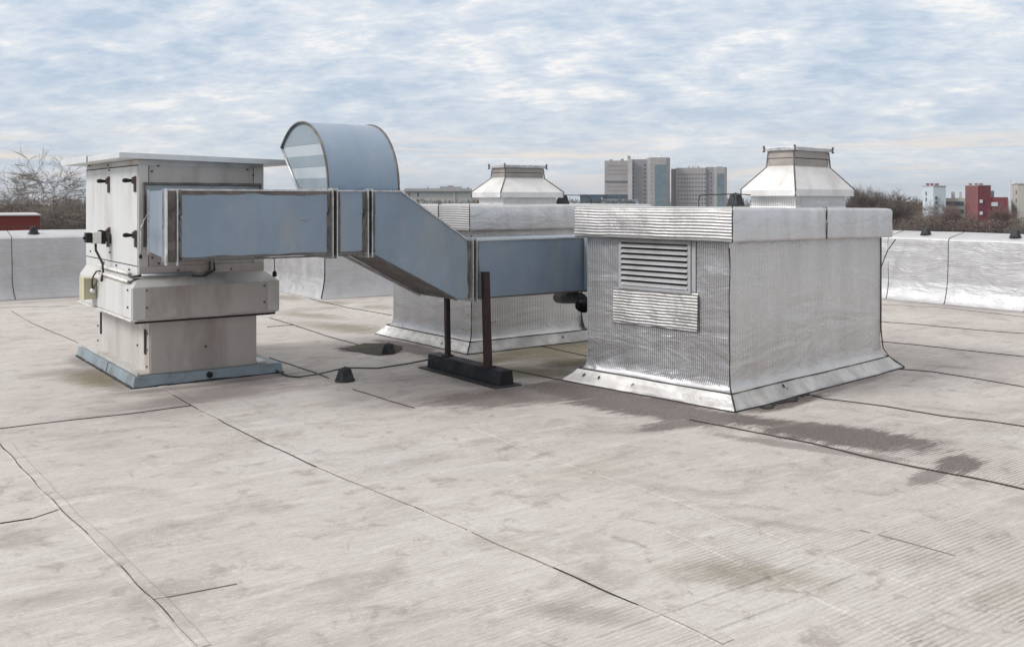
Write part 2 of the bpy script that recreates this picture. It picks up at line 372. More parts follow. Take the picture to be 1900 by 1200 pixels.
def copy_tree(o, parent=None):
    c = o.copy(); COL.objects.link(c); c.parent = parent
    for ch in children(o): copy_tree(ch, c)
    return c
def lv(p, org, rz):
    """world point -> local frame at org rotated rz"""
    d = Vector(p)-Vector(org); c, s = cos(-rz), sin(-rz)
    return Vector((d.x*c-d.y*s, d.x*s+d.y*c, d.z))

# ------------------------------------------------------------------ setting: ground far below and the roof deck
mb = MB(); mb.box((-2500, -2500, -13.4), (2500, 2500, -13.0))
tag(mb.build('ground', 'grassland'), kind='structure')
RZ = 0.0
BACK, JOGU, JOGV, RIGHT = 18.24, 7.0, 15.24, 14.85
mb = MB()
def roofsheet():
    # gently undulating deck, fine grid
    xs = [-12+i*.5 for i in range(int((RIGHT+.3+12)/.5)+1)]; ys = [-12+i*.5 for i in range(int((BACK+.3+12)/.5)+1)]
    vs = []; idx = {}
    for j, y in enumerate(ys):
        for i, x in enumerate(xs):
            idx[i, j] = len(vs); vs.append((x, y, 0.0))
    fs = [(idx[i, j], idx[i+1, j], idx[i+1, j+1], idx[i, j+1]) for j in range(len(ys)-1) for i in range(len(xs)-1)]
    mb.add(vs, fs)
    mb.box((-12, -12, -.35), (RIGHT+.25, BACK+.25, -.02))
roofsheet()
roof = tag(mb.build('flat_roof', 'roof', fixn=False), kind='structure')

# welded seams between membrane sheets: thin bitumen beads lying on the deck
for k_ in ('bitumen', 'water', 'block', 'rubber', 'seam_grey', 'black', 'gap'): M[k_].node_tree.nodes['Principled BSDF'].inputs['Specular IOR Level'].default_value = .2
def seam(pts, w=.008, gaps=0.0, seed=0, h=.004, mat='bitumen'):
    rnd = random.Random(seed)
    P = [G(*p) for p in pts]
    # resample
    out = []
    for a, b in zip(P[:-1], P[1:]):
        n = max(2, int((b-a).length/.045))
        for k in range(n): out.append(a.lerp(b, k/n))
    out.append(P[-1])
    m = MB(); run = []
    def flush():
        if len(run) > 2:
            rs = []
            for i, (p, ww) in enumerate(run):
                q = run[min(i+1, len(run)-1)][0]-run[max(i-1, 0)][0]; q = Vector((-q.y, q.x, 0)).normalized()
                rs.append([p-q*ww*.5+Vector((0, 0, -.003)), p-q*ww*.3+Vector((0, 0, h)), p+q*ww*.3+Vector((0, 0, h)), p+q*ww*.5+Vector((0, 0, -.003))])
            m.loft(rs, caps=True)
        run.clear()
    for i, p in enumerate(out):
        n1 = mn.noise(Vector((p.x*1.7+seed, p.y*1.7, seed*3.1)))
        if gaps and n1 < gaps-.5: flush(); continue
        j = mn.noise_vector(Vector((p.x*3, p.y*3, seed)))*.013
        ww = w*(1+(.9 if mat != 'roof' else .12)*mn.noise(Vector((p.x*9, p.y*9, seed+5))))
        run.append((Vector((p.x+j.x, p.y+j.y, 0)), max(.002, ww)))
    flush()
    if m.f: return m.build('roof_seam', mat, roof)
SE = [([(1280, 779), (1330, 789), (1420, 806), (1500, 822), (1600, 846), (1700, 868), (1800, 886), (1900, 908)], .017, 0),
      ([(1505, 733), (1530, 740), (1640, 754), (1750, 772), (1835, 782), (1900, 792)], .015, 0),
      ([(1655, 684), (1730, 690), (1800, 701), (1900, 718)], .012, 0),
      ([(1634, 634), (1700, 640), (1770, 648), (1900, 662)], .012, 0),
      ([(1634, 597), (1700, 602), (1830, 614), (1900, 619)], .011, 0),
      ([(1634, 565), (1740, 570), (1900, 588)], .008, .15),
      ([(0, 795), (120, 781), (240, 768), (358, 752)], .012, .05),
      ([(0, 823), (50, 880), (112, 945), (170, 1000), (283, 1110), (330, 1163), (365, 1200)], .007, .15),
      ([(0, 971), (60, 962), (112, 944)], .008, .2),
      ([(283, 1112), (360, 1098), (440, 1083)], .006, .25),
      ([(300, 722), (355, 752), (440, 797), (550, 850), (650, 893), (760, 938), (880, 990), (1000, 1042), (1120, 1095), (1250, 1152), (1340, 1195)], .0085, .22),
      ([(655, 722), (720, 743), (770, 757)], .008, .15),
      ([(1595, 984), (1660, 1000), (1775, 1032)], .003, .25),
      ([(20, 577), (60, 600), (145, 636)], .008, .2), ([(0, 571), (130, 568)], .006, .1),
      ([(575, 555), (650, 572), (727, 585)], .012, 0), ([(500, 590), (545, 603), (600, 622), (665, 640)], .013, 0),
      ([(495, 607), (545, 603)], .009, 0), ([(500, 664), (580, 690), (610, 702)], .009, 0),
      ([(990, 640), (1040, 650), (1097, 663)], .010, 0), ([(930, 683), (1030, 704), (1062, 707)], .010, 0),
      ([(1100, 1180), (1300, 1110), (1500, 1040), (1640, 985)], .005, .45), ([(760, 1000), (880, 985), (700, 1020)][:2], .004, .4),
      ([(1250, 1190), (1420, 1130), (1580, 1062)], .005, .5)]
for k, (pts, w, g) in enumerate(SE):
    if g > .35: seam(pts, .05, 0, k+1, .005, 'roof'); continue
    if g: seam(pts, w*.62, 0, k+1, .005, 'seam_grey')
    seam(pts, w*(.7 if g else .85), g*2.0, k+1, .006 if g else .008)

for k, pts in enumerate(([(880, 790), (1010, 845), (1200, 905), (1400, 975), (1560, 1035), (1900, 1150)], [(300, 715), (440, 790), (650, 886), (880, 982), (1120, 1086), (1350, 1190)],
                         [(1280, 770), (1500, 813), (1700, 858), (1900, 897)], [(10, 823), (122, 945), (295, 1110), (377, 1200)], [(0, 803), (358, 759)], [(1240, 980), (1470, 1080), (1700, 1190)])):
    seam(pts, .10, 0, 60+k, .0035, 'roof')
# shallow dark puddle beside the far housing, scraps of bitumen
m = MB(); pl = [G(*q, .003) for q in ((628, 647), (655, 642), (672, 637), (700, 636), (728, 638), (748, 643), (742, 652), (722, 657), (700, 660), (676, 655), (650, 651))]
pl2 = []
for i in range(len(pl)):
    for t in range(5): q = pl[i].lerp(pl[(i+1) % len(pl)], t/5); pl2.append(q+Vector((mn.noise(q*6), mn.noise(q*6+Vector((9, 0, 0))), 0))*.05)
m.add([Vector((q.x, q.y, .004)) for q in pl2], [tuple(range(len(pl2)))]); tag(m.build('puddle', 'water', roof if False else None), kind='structure')
rs = random.Random(4); m = MB()
for i in range(9):
    q = G(1415+i*10.5, 757-i*2.9+rs.uniform(-2, 3)); a = rs.uniform(.02, .06)
    m.prism([(q.x+a*cos(t*1.05+i)*rs.uniform(.6, 1.6), q.y+a*sin(t*1.05+i)*rs.uniform(.3, .9)) for t in range(6)], .001, .004+rs.uniform(.003, .012))
m.build('bitumen_scraps', 'bitumen', roof)

# ------------------------------------------------------------------ parapets
PROF = [(0, 0.004), (.03, .03), (.065, .09), (.10, .17), (.125, .25), (.14, .34), (.145, .60), (.15, .95), (.155, 1.03), (.175, 1.062), (.21, 1.075), (.62, 1.155), (.65, 1.14), (.66, .9), (.66, -1.0)]
def parapet(start, end, out, label, seams, top=0.0, m0=0.0, m1=0.0, caps=(True, True)):
    """start/end: inner base line; out: outward unit vector; m0/m1: mitre slopes at the ends"""
    start, end, out = Vector(start), Vector(end), Vector(out)
    d = (end-start); L = d.length; d.normalize()
    root = empty('parapet_wall', start, 0, label, 'parapet')
    n = int(L/.25)
    def ring(t, a, b):
        rs = []
        for (o, z) in PROF[a:b]:
            tt = t + (m0*o*(1-t/L)) + (m1*o*(t/L))
            p = d*tt + out*o + Vector((0, 0, z))
            if 0 < t < L and z > .01: p += mn.noise_vector((p+start)*1.2)*.010
            rs.append(p)
        return rs
    for (a, b, nm, mt) in ((0, 6, 'cove_flashing', 'cove'), (5, 9, 'wall_cladding', 'foil_hf'), (8, len(PROF), 'coping', 'coping')):
        m = MB(); m.loft([ring(L*i/n, a, b) for i in range(n+1)], sm=True, caps=False, closed=False)
        m.build(nm, mt, root)
    for t in seams:
        m = MB(); rs = []
        sh = random.uniform(-.03, .03)
        for (o, z) in PROF[:12]:
            tt = t+sh*z+(.10*(.25-z) if z < .25 else 0) + random.uniform(-.004, .004)
            p = d*tt+out*o+Vector((0, 0, z))
            nn = Vector(-out)*.012+Vector((0, 0, .008))
            rs.append([p-d*.0055, p-d*.0035+nn*.5, p+d*.0035+nn*.5, p+d*.0055])
        m.loft(rs, caps=True); m.build('lap_seam', 'bitumen', root)
    return root
# left back parapet (v = BACK)
u0 = -8.0
def ut(px): return PV(px, 500, BACK).x-u0
parapet((u0, BACK, 0), (JOGU+.14, BACK, 0), (0, 1, 0), 'long foil clad parapet along the left rear roof edge, running behind the tall vent unit', [ut(26), ut(26)+2.5, ut(26)-2.4])
# jog: L-shaped, side u=JOGU then back v=JOGV
pj = parapet((JOGU, BACK-.1, 0), (JOGU, JOGV, 0), (1, 0, 0), 'short parapet return with smooth cove, its outer corner seen under the blue duct', [], m1=-1.0)
pb = parapet((JOGU, JOGV, 0), (RIGHT+.66, JOGV, 0), (0, 1, 0), 'foil parapet along the rear roof edge behind the far clad housing', [1.9, 4.0, 6.2], m0=1.0)
m = MB()
m.tube([(-.012+.03, -.012+.03, .02), (.10-.01, .10-.01, .20), (.135, .135, .36), (.138, .138, 1.03)], .011, 6)
m.build('corner_seam', 'bitumen', pb)
pr = parapet((RIGHT, JOGV+.66, 0), (RIGHT, -6, 0), (1, 0, 0), 'foil clad parapet along the right roof edge with white sloping coping',
             [JOGV+.66-PU(px, 500, RIGHT).y for px in (1641, 1748, 1897)]+[9.9, 12.3, 14.8])
# ------------------------------------------------------------------ clad housings with cowls
def rect(a, b, off):  # footprint a x b from corner (0,0), offset outward
    return [(-off, -off), (a+off, -off), (a+off, b+off), (-off, b+off)]
def ringpts(a, b, off, z, seg=.12, amp=.004, seed=0, zt=None, rc=.0):
    """rectangular ring sampled along its edges with slight waviness"""
    P = rect(a, b, off); out = []
    na, nb = max(2, int(a/seg)), max(2, int(b/seg))
    for k in range(4):
        p, q = Vector((*P[k], 0)), Vector((*P[(k+1) % 4], 0)); n = na if k % 2 == 0 else nb
        for i in range(n):
            r = p.lerp(q, i/n)
            zz = z if zt is None else z+zt(r.x, r.y)
            w = Vector((r.x, r.y, zz))
            if amp: w += mn.noise_vector(Vector((r.x*2.1+seed, r.y*2.1, zz*2.1)))*amp*(1 if i else .4)
            out.append(w)
    return out
def wirestrip(m, pts, r): m.tube(pts, r, 5)

def housing(name, corner, rz, A, B, capz, captop, tilt, label, louver, seed, cowl_at, cowl_dim, cap_split, neck_dim):
    root = empty(name, corner, rz, label, 'vent housing', 'foil clad housings standing on the roof')
    # walls: side at -v (x runs 0..A, y=0) and side at -u (x=0)
    prof = [(.056, .112), (.030, .126), (.013, .15), (.004, .19), (0, .25), (0, .7), (0, 1.0), (0, capz+.03)]
    rings = [ringpts(A, B, o, z, seed=seed, amp=.006 if z < 1.2 else .003) for o, z in prof]
    mv = MB(); n = len(rings[0]); na = max(2, int(A/.12)); nb = max(2, int(B/.12))
    # split faces by side: the left wall's dimmer light is put into its base
    for i in range(len(rings)-1):
        pass
    vs = [q for r in rings for q in r]
    fs = []; mi = []
    for i in range(len(rings)-1):
        for k in range(n):
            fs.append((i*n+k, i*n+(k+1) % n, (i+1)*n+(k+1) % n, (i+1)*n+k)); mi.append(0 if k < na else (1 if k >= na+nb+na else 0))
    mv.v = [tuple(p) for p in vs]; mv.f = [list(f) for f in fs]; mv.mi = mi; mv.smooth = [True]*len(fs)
    w = mv.build('wall_cladding', ['foil_v', 'foil_v_shade'], root)
    me = w.data
    for e in me.edges:
        a, b_ = e.vertices
        ka, kb = a % n, b_ % n
        if ka == kb and ka in (0, na, na+nb, 2*na+nb): e.use_edge_sharp = True
    # base flashing: sloping strip lapped over the foot of the walls, thick edge, ragged
    fl = MB()
    r0 = ringpts(A, B, .168, .003, seed=seed+3, amp=.016); r0 = [Vector((p.x, p.y, .003)) for p in r0]
    r1 = ringpts(A, B, .158, .022, seed=seed+3, amp=.010)
    r2 = ringpts(A, B, .10, .072, seed=seed+5, amp=.006)
    r3 = ringpts(A, B, .062, .118, seed=seed+5, amp=.005)
    r4 = ringpts(A, B, .045, .112, seed=seed+5, amp=.003)
    fl.loft([r0, r1, r2, r3, r4], sm=False, caps=False); fl.build('base_flashing', 'foil_skirt', root)
    # bitumen beads: along the lap, round the foot, up the corner
    def bead(pts, r, nm='bitumen_seam'):
        b = MB(); rr = [max(.0015, r*(1+.8*mn.noise(Vector(p)*7))) for p in pts]; b.tube(pts, rr, 5); return b.build(nm, 'bitumen', root)
    def closed(rg): return rg+[rg[0]]
    bead(closed([Vector((p.x, p.y, p.z+.001)) for p in r3]), .0065)
    bead(closed([Vector((p.x, p.y, .004)) for p in r0]), .007)
    bead([(-.062-.003, -.062-.003, .12), (-.022, -.022, .165), (-.007, -.007, .25)] + [(-.003+mn.noise(Vector((seed, 0, z*4)))*.006, -.003+mn.noise(Vector((seed, 3, z*4)))*.006, z) for z in [.4+.1*i for i in range(int((capz-.4)/.1)+1)]], .0055)
    bead([(-.18, -.18, .01), (-.11, -.11, .075), (-.063, -.063, .118)], .006)
    bead([(A+.003, -.003, capz), (A+.003, -.003, .4), (A+.02, -.018, .2), (A+.06, -.06, .12), (A+.17, -.17, .01)], .006)
    rr_ = random.Random(seed)
    for i in range(6):
        side = i % 3 == 0; t = rr_.uniform(.1, (A if side else B)-.05); o = rr_.uniform(.08, .15); zz_ = .118-(o-.062)*.8
        L = rr_.choice([.008, .012, .012, .045]); a = Vector((t, -o, zz_)) if side else Vector((-o, t, zz_)); dd = Vector((rr_.uniform(-.4, .4), 1, .7)).normalized() if side else Vector((1, rr_.uniform(-.4, .4), .7)).normalized()
        q = MB(); q.tube([a-dd*L*.5, a+dd*L*.1, a+dd*L*.5], [.003, rr_.uniform(.004, .009), .002], 5); q.build('tear_mark', 'bitumen', root)
    # cap: rounded edge box, fascia sheets
    zt = lambda x, y: tilt*x
    ov = .085
    cap = MB(); H = captop-capz
    def crow(o, z): return ringpts(A, B, o, z, seed=seed+9, amp=.006, zt=zt)
    rows = [crow(ov-.05, capz+.004), crow(ov-.004, capz+.0), crow(ov+.003, capz+.03), crow(ov-.003, capz+H*.5), crow(ov, captop-.03), crow(ov-.012, captop-.006), crow(ov-.045, captop)]
    nn = len(rows[0]); cvs = [q for r in rows for q in r]; cfs = []; cmi = []
    for i in range(len(rows)-1):
        for k in range(nn):
            cfs.append([i*nn+k, i*nn+(k+1) % nn, (i+1)*nn+(k+1) % nn, (i+1)*nn+k])
            top = i >= 5
            cmi.append(2 if top else (0 if k < na+nb+na else 1))
    cfs.append([(len(rows)-1)*nn+k for k in range(nn)]); cmi.append(2)
    cap.v = [tuple(p) for p in cvs]; cap.f = cfs; cap.mi = cmi; cap.smooth = [True]*(len(cfs)-1)+[False]
    co = cap.build('cap', ['foil_plain', cap_split[2], 'coping'], root)
    for e in co.data.edges:
        a, b_ = e.vertices
        if a % nn == b_ % nn and a % nn in (0, na, na+nb, 2*na+nb): e.use_edge_sharp = True
    # soffit
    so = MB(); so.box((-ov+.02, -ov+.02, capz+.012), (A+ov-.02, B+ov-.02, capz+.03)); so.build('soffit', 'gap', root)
    # lap seams on the cap: corner and joints
    def capseam(x, y, s):
        n_ = Vector((0, -1, 0)) if s == 'f' else (Vector((-1, 0, 0)) if s == 'l' else Vector((-1, -1, 0)).normalized())
        pts = [Vector((x, y, z+tilt*x))+n_*.002+Vector((mn.noise(Vector((x, y, z*9)))*.006,)*2+(0,)) for z in [capz+.004+H*i/8 for i in range(9)]]
        b = MB(); b.tube(pts+[pts[-1]-n_*.05+Vector((0, 0, .004))], [.0055]*9+[.002], 5); b.build('lap_seam', 'bitumen', co)
    capseam(-ov, -ov, 'c')
    for x in cap_split[0]: capseam(x, -ov, 'f')
    for y in cap_split[1]: capseam(-ov, y, 'l')
    # second overlapping fascia sheets: give joints real thickness
    # cowl
    cx, cy = cowl_at; a, b, hc, hs, hb, hn = cowl_dim   # base skirt a x b
    z0 = captop+tilt*cx
    hood = MB()
    def rr(sa, sb, z): return [(cx-sa/2, cy-sb/2, z), (cx+sa/2, cy-sb/2, z), (cx+sa/2, cy+sb/2, z), (cx-sa/2, cy+sb/2, z)]
    ta, tb = neck_dim
    zc = z0+hc; zs = zc+hs; zb = zs+hb; zn = zb+hn
    hood.loft([rr(a*.93, b*.93, zc+.004), rr(a, b, zc), rr(a, b, zs), rr(ta+.03, tb+.03, zb), rr(ta, tb, zb+.012)], caps=True)
    h = hood.build('cowl', 'cowl', root, bevel=.006)
    k = MB(); k.loft([rr(a*.86, b*.84, z0-.004), rr(a*.845, b*.82, z0+.015), rr(a*.84, b*.82, zc+.002)], caps=False)
    k.build('collar', 'foil_v', h)
    k = MB(); k.loft([rr(ta, tb, zb), rr(ta, tb, zb+hn*.5), rr(ta-.008, tb-.008, zb+hn*.52), rr(ta-.012, tb-.012, zn)], caps=True); k.build('neck', 'cowl_neck', h, bevel=.003)
    k = MB(); k.loft([rr(ta+.004, tb+.004, zb+hn*.50), rr(ta+.004, tb+.004, zb+hn*.535)], caps=True); k.build('neck_joint', 'gap', h)
    k = MB(); k.loft([rr(ta+.05, tb+.05, zn-.006), rr(ta+.055, tb+.055, zn+.026)], caps=True); k.build('rim_flange', 'edge_metal', h, bevel=.003)
    for (sx, sy) in ((-1, -1), (1, -1), (1, 1), (-1, 1)):
        q = MB(); px_, py_ = cx+sx*(ta/2+.03), cy+sy*(tb/2+.03)
        q.tube([(px_, py_, zn-.02), (px_, py_, zn+.045)], .007, 6); q.tube([(px_, py_, zn+.028), (px_, py_, zn+.036)], .014, 6); q.tube([(px_, py_, zn-.018), (px_, py_, zn-.008)], .014, 6)
        q.build('bolt', 'latch', h)
        q = MB()
        q.tube([(cx+sx*(a/2), cy+sy*(b/2), zc), (cx+sx*(a/2), cy+sy*(b/2), zs), (cx+sx*(ta/2+.012), cy+sy*(tb/2+.012), zb), (cx+sx*ta/2, cy+sy*tb/2, zn-.01)], .0085, 5)
        q.build('standing_seam', 'sealant', h)
    return root, co, h

# near housing ------------------------------------------------------------
H1c = Vector((0, 0, 0)); 
def camxy(X, Y): return Rt*X+Fw*Y
c = camxy(1.785, 7.98); rzH = math.atan2(.686, .7275)+YAW     # direction right-face in camera frame -> world
A1, B1 = 2.655, 1.57
capz1, captop1 = 1.347, 1.636
def h1(px, py, side):  # local point on a wall of housing 1
    e1 = Vector((cos(rzH), sin(rzH), 0)); e2 = Vector((-e1.y, e1.x, 0))
    d = ray(px, py); o = Vector((0, 0, EYE)); n = e2 if side == 'f' else e1
    t = (c-o).dot(n)/d.dot(n); p = o+d*t
    return lv(p, c, rzH)
jf = h1(1518, 430, 'f').x
root1, cap1, cowl1 = housing('clad_vent_housing', c, rzH, A1, B1, capz1, captop1, -.010,
    'near silver foil housing with grey louvre grille, right of the blue duct', True, 3, (1.85, .445), (1.127, .586, .112, .066, .215, .165), ([jf], [], 'foil_h'), (.66, .275))
# louvre grille on its left side (x = 0 plane)
gl = empty('louver_grille'); gl.parent = root1
pa, pb_, pc = h1(1150, 441, 'l'), h1(1284, 447, 'l'), h1(1284, 546, 'l')
y0, y1, zb_, zt_ = pb_.y, pa.y, h1(1284, 546, 'l').z, capz1-.004
bpy.data.objects.remove(gl)
fr = MB(); t = .032
fr.box((-.022, y0, zb_), (.0, y1, zb_+t)); fr.box((-.022, y0, zt_-t*.8), (0, y1, zt_)); fr.box((-.022, y0, zb_+t), (0, y0+t, zt_-t*.8)); fr.box((-.022, y1-t, zb_+t), (0, y1, zt_-t*.8))
frame = fr.build('louver_grille', 'grille', root1, bevel=.002)
bk = MB(); bk.box((-.006, y0+t, zb_+t), (-.002, y1-t, zt_-t)); bk.build('grille_back', 'gap', frame)
ns = 8; hh = (zt_-.8*t-zb_-t)/ns
for i in range(ns):
    z = zb_+t+hh*i
    s_ = MB(); yy0, yy1 = y0+t, y1-t
    s_.add([(-.030, yy0, z+.004), (-.030, yy1, z+.004), (-.028, yy1, z+hh*.26), (-.028, yy0, z+hh*.26), (-.009, yy0, z+hh*.66), (-.009, yy1, z+hh*.66), (-.012, yy0, z+hh*.58), (-.012, yy1, z+hh*.58)],
           [(0, 1, 2, 3), (3, 2, 5, 4), (4, 5, 7, 6), (6, 7, 1, 0), (0, 3, 4, 6), (1, 7, 5, 2)])
    s_.build('slat', 'grille', frame)
# side bracket strip at right of grille and lapped patch below it
q = MB(); q.box((-.012, y0-.045, zb_+.02), (0, y0-.004, zt_)); q.build('frame_strip', 'grille', root1, bevel=.002)
p1, p2 = h1(1139, 536, 'l'), h1(1297, 616, 'l'); zp1, zp0 = h1(1284, 546, 'l').z-.004, p2.z
pt = MB(); rs = []
for i in range(13):
    f = i/12; y = p2.y+(p1.y-p2.y)*f
    bot = zp0 + (.012*mn.noise(Vector((y*5, 2, 1)))); tp = zp1+.02*(1-f if f < .12 else 0)
    rs.append([(-.003, y, bot), (-.010, y, bot+.003), (-.012, y, (bot+tp)/2), (-.010, y, tp), (-.002, y, tp)])
pt.loft([[Vector(p) for p in r] for r in rs], caps=True, closed=True); pt.build('foil_patch', 'foil_h', root1)
q = MB(); q.tube([(-.02, p2.y, zp0-.003), (-.019, p2.y-.002, zp1)], .004, 5); q.tube([(-.016, p1.y, zp0), (-.016, p2.y, zp0-.003)], .003, 5); q.build('bitumen_seam', 'bitumen', root1)

# far housing ---------------------------------------------------------------
c2 = camxy(-.452, 10.86); rz2 = math.atan2(.6, .8)+YAW
root2, cap2, cowl2 = housing('clad_vent_housing', c2, rz2, 2.65, 1.74, 1.345, 1.640, 0.0,
    'far silver foil housing half hidden behind the blue duct and the steel posts', False, 11, (1.03, .50), (.958, .60, .08, .066, .165, .135), ([], [.55], 'foil_h'), (.58, .265))
# second, horizontally ribbed sheet on the right part of its front wall
q = MB(); rs = []
for i in range(14):
    z = .14+1.19*i/13; o = .055 if z < .15 else (.03 if z < .3 else .009)
    o = max(.009, .06*(1-(z-.12)/.22))
    rs.append([Vector((1.62+.012*mn.noise(Vector((z*5, 1, 2))), -o, z)), Vector((2.645, -o, z))])
q.loft(rs, caps=False, closed=False); q.build('lapped_sheet', 'foil_h', root2)
q = MB(); q.tube([(1.62, -.066, .14), (1.60, -.03, .26), (1.62, -.012, .5), (1.62, -.01, 1.33)], .005, 5); q.build('bitumen_seam', 'bitumen', root2)
# black pipe elbow
def elbow():
    m = MB(); e = PV(1095, 600, 7.5)
    P = [PY(1036, 552, 10.9), PY(1052, 553, 10.2), PY(1068, 552, 9.85), PY(1078, 556, 9.7), PY(1083, 563, 9.62), PY(1080, 570, 9.58)]
    org = P[0].copy()
    m.tube([p-org for p in P], [.062, .06, .06, .066, .066, .066], 14)
    m.tube([P[4]-org, P[5]-org], [.074, .074], 14)
    o = m.build('waste_pipe', 'black'); o.location = org
    tag(o, 'short black pipe elbow sticking out under the right end of the blue duct', 'pipe')
elbow()

# ------------------------------------------------------------------ blue duct run
VF, VB = 7.52, 8.17
dz_t, dz_b = 1.772, 1.238
duct = empty('ventilation_duct', (3.5, VF, 0), 0, 'blue painted rectangular duct stepping down from the tall unit toward the near housing', 'duct')
D0 = Vector((3.5, VF, 0))
def dbuild(m, name, mat, parent=duct, **k):
    m.v = [tuple(Vector(p)-D0) for p in m.v]; return m.build(name, mat, parent, **k)
def zq(px, py): return PV(px, py, VF)
J1, J2, J3, UE = 3.57, 3.90, 4.98, 6.95
U0 = 2.20
zt2, zb2 = 1.318, .79
# section A: elbow to the unit opening, in plan
m = MB(); m.prism([(U0, VF), (J1, VF), (J1, VB), (3.42, 8.93), (2.44, 8.93)], dz_b, dz_t); dbuild(m, 'duct_section', 'blue')
m = MB(); m.box((J1+.012, VF, dz_b), (J2-.012, VB, dz_t-.002)); dbuild(m, 'duct_section', 'blue')
# section C: offset
uT0, uT1, uB0, uB1 = 4.21, 4.93, 3.93, 4.80
m = MB()
poly = [(J2, dz_t), (uT0, dz_t-.004), (uT1, zt2), (J3, zt2), (J3, zb2), (uB1, zb2), (uB0, dz_b), (J2, dz_b)]
m.add([(u, VF, z) for u, z in poly]+[(u, VB, z) for u, z in poly], [tuple(range(8)), tuple(range(8, 16))[::-1]]+[(k, 8+k, 8+(k+1) % 8, (k+1) % 8) for k in range(8)])
dbuild(m, 'offset_section', 'blue')
m = MB(); m.box((J3+.012, VF, zb2-.004), (UE, VB, zt2)); m.box((UE-.65, VF-.02, zb2), (UE, VF-.34, zt2-.004)); dbuild(m, 'duct_section', 'blue')
# flanged joints: two angle frames, rusty sealant between them
def joint(u, z0, z1, w=.037, lean=0.):
    for s in (-1, 1):
        m = MB(); uu = u+s*.020
        for (a, b) in (((uu-.004, VF-w, z0-w), (uu+.004, VF, z1+w*.6)), ((uu-.004, VB, z0-w), (uu+.004, VB+w, z1+w)), ((uu-.004, VF, z1), (uu+.004, VB, z1+w*.6)), ((uu-.004, VF, z0-w), (uu+.004, VB, z0))):
            m.box(a, b)
        # lip of the angle against the duct
        m.box((uu+s*.004, VF-.006, z0), (uu+s*.03, VF-.0005, z1)); 
        j = dbuild(m, 'joint_flange', ['edge_metal'])
        m = MB(); pts = [(uu+s*.03, VF-.004, z0+(z1-z0)*i/14) for i in range(15)]
        m.tube([jit(p, .006, 9) for p in pts], [.010*(1+.6*mn.noise(Vector(p)*8)) for p in pts], 6)
        m.box((uu+s*.004, VF-.008, z0+.004), (uu+s*.026, VF-.0065, z1-.004))
        dbuild(m, 'sealant_bead', 'sealant')
    m = MB(); m.box((u-.016, VF-.012, z0), (u+.016, VF+.02, z1)); dbuild(m, 'joint_gasket', 'gap')
joint(J1, dz_b, dz_t); joint(J2, dz_b, dz_t-.002); joint(J3, zb2, zt2)
# long edge trims (drive cleats) with dirty sealant, top and bottom of the straight runs
def ragged(u0, u1, z, up, mat='sealant', w=.030, zend=None):
    n = int((u1-u0)/.05); rs = []
    for i in range(n+1):
        u = u0+(u1-u0)*i/n; zz = z if zend is None else z+(zend-z)*i/n
        k = w*(1+.9*mn.noise(Vector((u*4, z*3, 1))))
        rs.append([Vector((u, VF-.001, zz)), Vector((u, VF-.005, zz)), Vector((u, VF-.0045, zz-up*k)), Vector((u, VF-.001, zz-up*k*1.1))])
    m = MB(); m.loft(rs, caps=True); dbuild(m, 'edge_sealant', mat)
ragged(U0+.02, J1-.05, dz_t-.004, 1); ragged(U0+.02, J1-.05, dz_b+.004, -1, w=.014)
ragged(J1+.05, J2-.05, dz_b+.004, -1, w=.012)
for (a, b, za, zb__) in ((U0, J1-.03, dz_t, dz_t), (J1+.03, J2-.03, dz_t, dz_t), (J2+.03, uT0, dz_t, dz_t), (uT0, uT1, dz_t, zt2), (J3+.03, UE, zt2, zt2)):
    m = MB(); d = Vector((b-a, 0, zb__-za)); m.obox((a, VF-.012, za-.006), d, (0, .012, 0), (0, 0, .014)); dbuild(m, 'edge_trim', 'edge_metal' if za != zb__ or a < J3 else 'coping')
for (a, b, za, zb__) in ((U0, J1-.03, dz_b, dz_b), (J1+.03, J2-.03, dz_b, dz_b), (uB0, uB1, dz_b, zb2), (J3+.03, UE, zb2, zb2)):
    m = MB(); m.obox((a, VF-.010, za-.018), Vector((b-a, 0, zb__-za)), (0, .03, 0), (0, 0, .012)); dbuild(m, 'edge_trim', 'sealant')
# rusty bottom plate of the sloping piece, angle along its far edge
m = MB(); m.obox((uB0+.02, VF+.02, dz_b-.012), (uB1-uB0-.02, 0, zb2-dz_b), (0, VB-VF-.03, 0), (0, 0, .008)); dbuild(m, 'bottom_plate', 'sealant')
m = MB(); m.obox((uB0-.02, VB, dz_b-.03), (uB1-uB0+.02, 0, zb2-dz_b), (0, .03, 0), (0, 0, .03)); dbuild(m, 'edge_angle', 'edge_metal')
# flanges at the corner and at the unit end (on the outer side face U0..2.52)
def sideflange(t, w=.045, mat='edge_metal', ext=.03, th=.008):
    a = Vector((U0, VF, 0)).lerp(Vector((2.44, 8.93, 0)), t); dd = (Vector((2.44, 8.93, 0))-Vector((U0, VF, 0))).normalized(); nn = Vector((-dd.y, dd.x, 0))
    m = MB(); m.obox(a+Vector((0, 0, dz_b-ext)), nn*w, dd*th, (0, 0, dz_t-dz_b+ext+.01)); dbuild(m, 'joint_flange', mat)
    m = MB(); m.obox(a+dd*th+Vector((0, 0, dz_b)), nn*.006, dd*.10, (0, 0, dz_t-dz_b)); dbuild(m, 'sealant_bead', 'sealant')
sideflange(.10, .028); sideflange(.93, .018)
m = MB(); m.box((U0-.02, VF-.035, dz_b-.04), (U0-.012, VF+.02, dz_t+.01)); dbuild(m, 'corner_angle', 'edge_metal')
m = MB(); m.box((U0-.002, VF-.01, dz_b-.004), (U0+.055, VF-.002, dz_t-.005)); dbuild(m, 'sealant_bead', 'sealant')
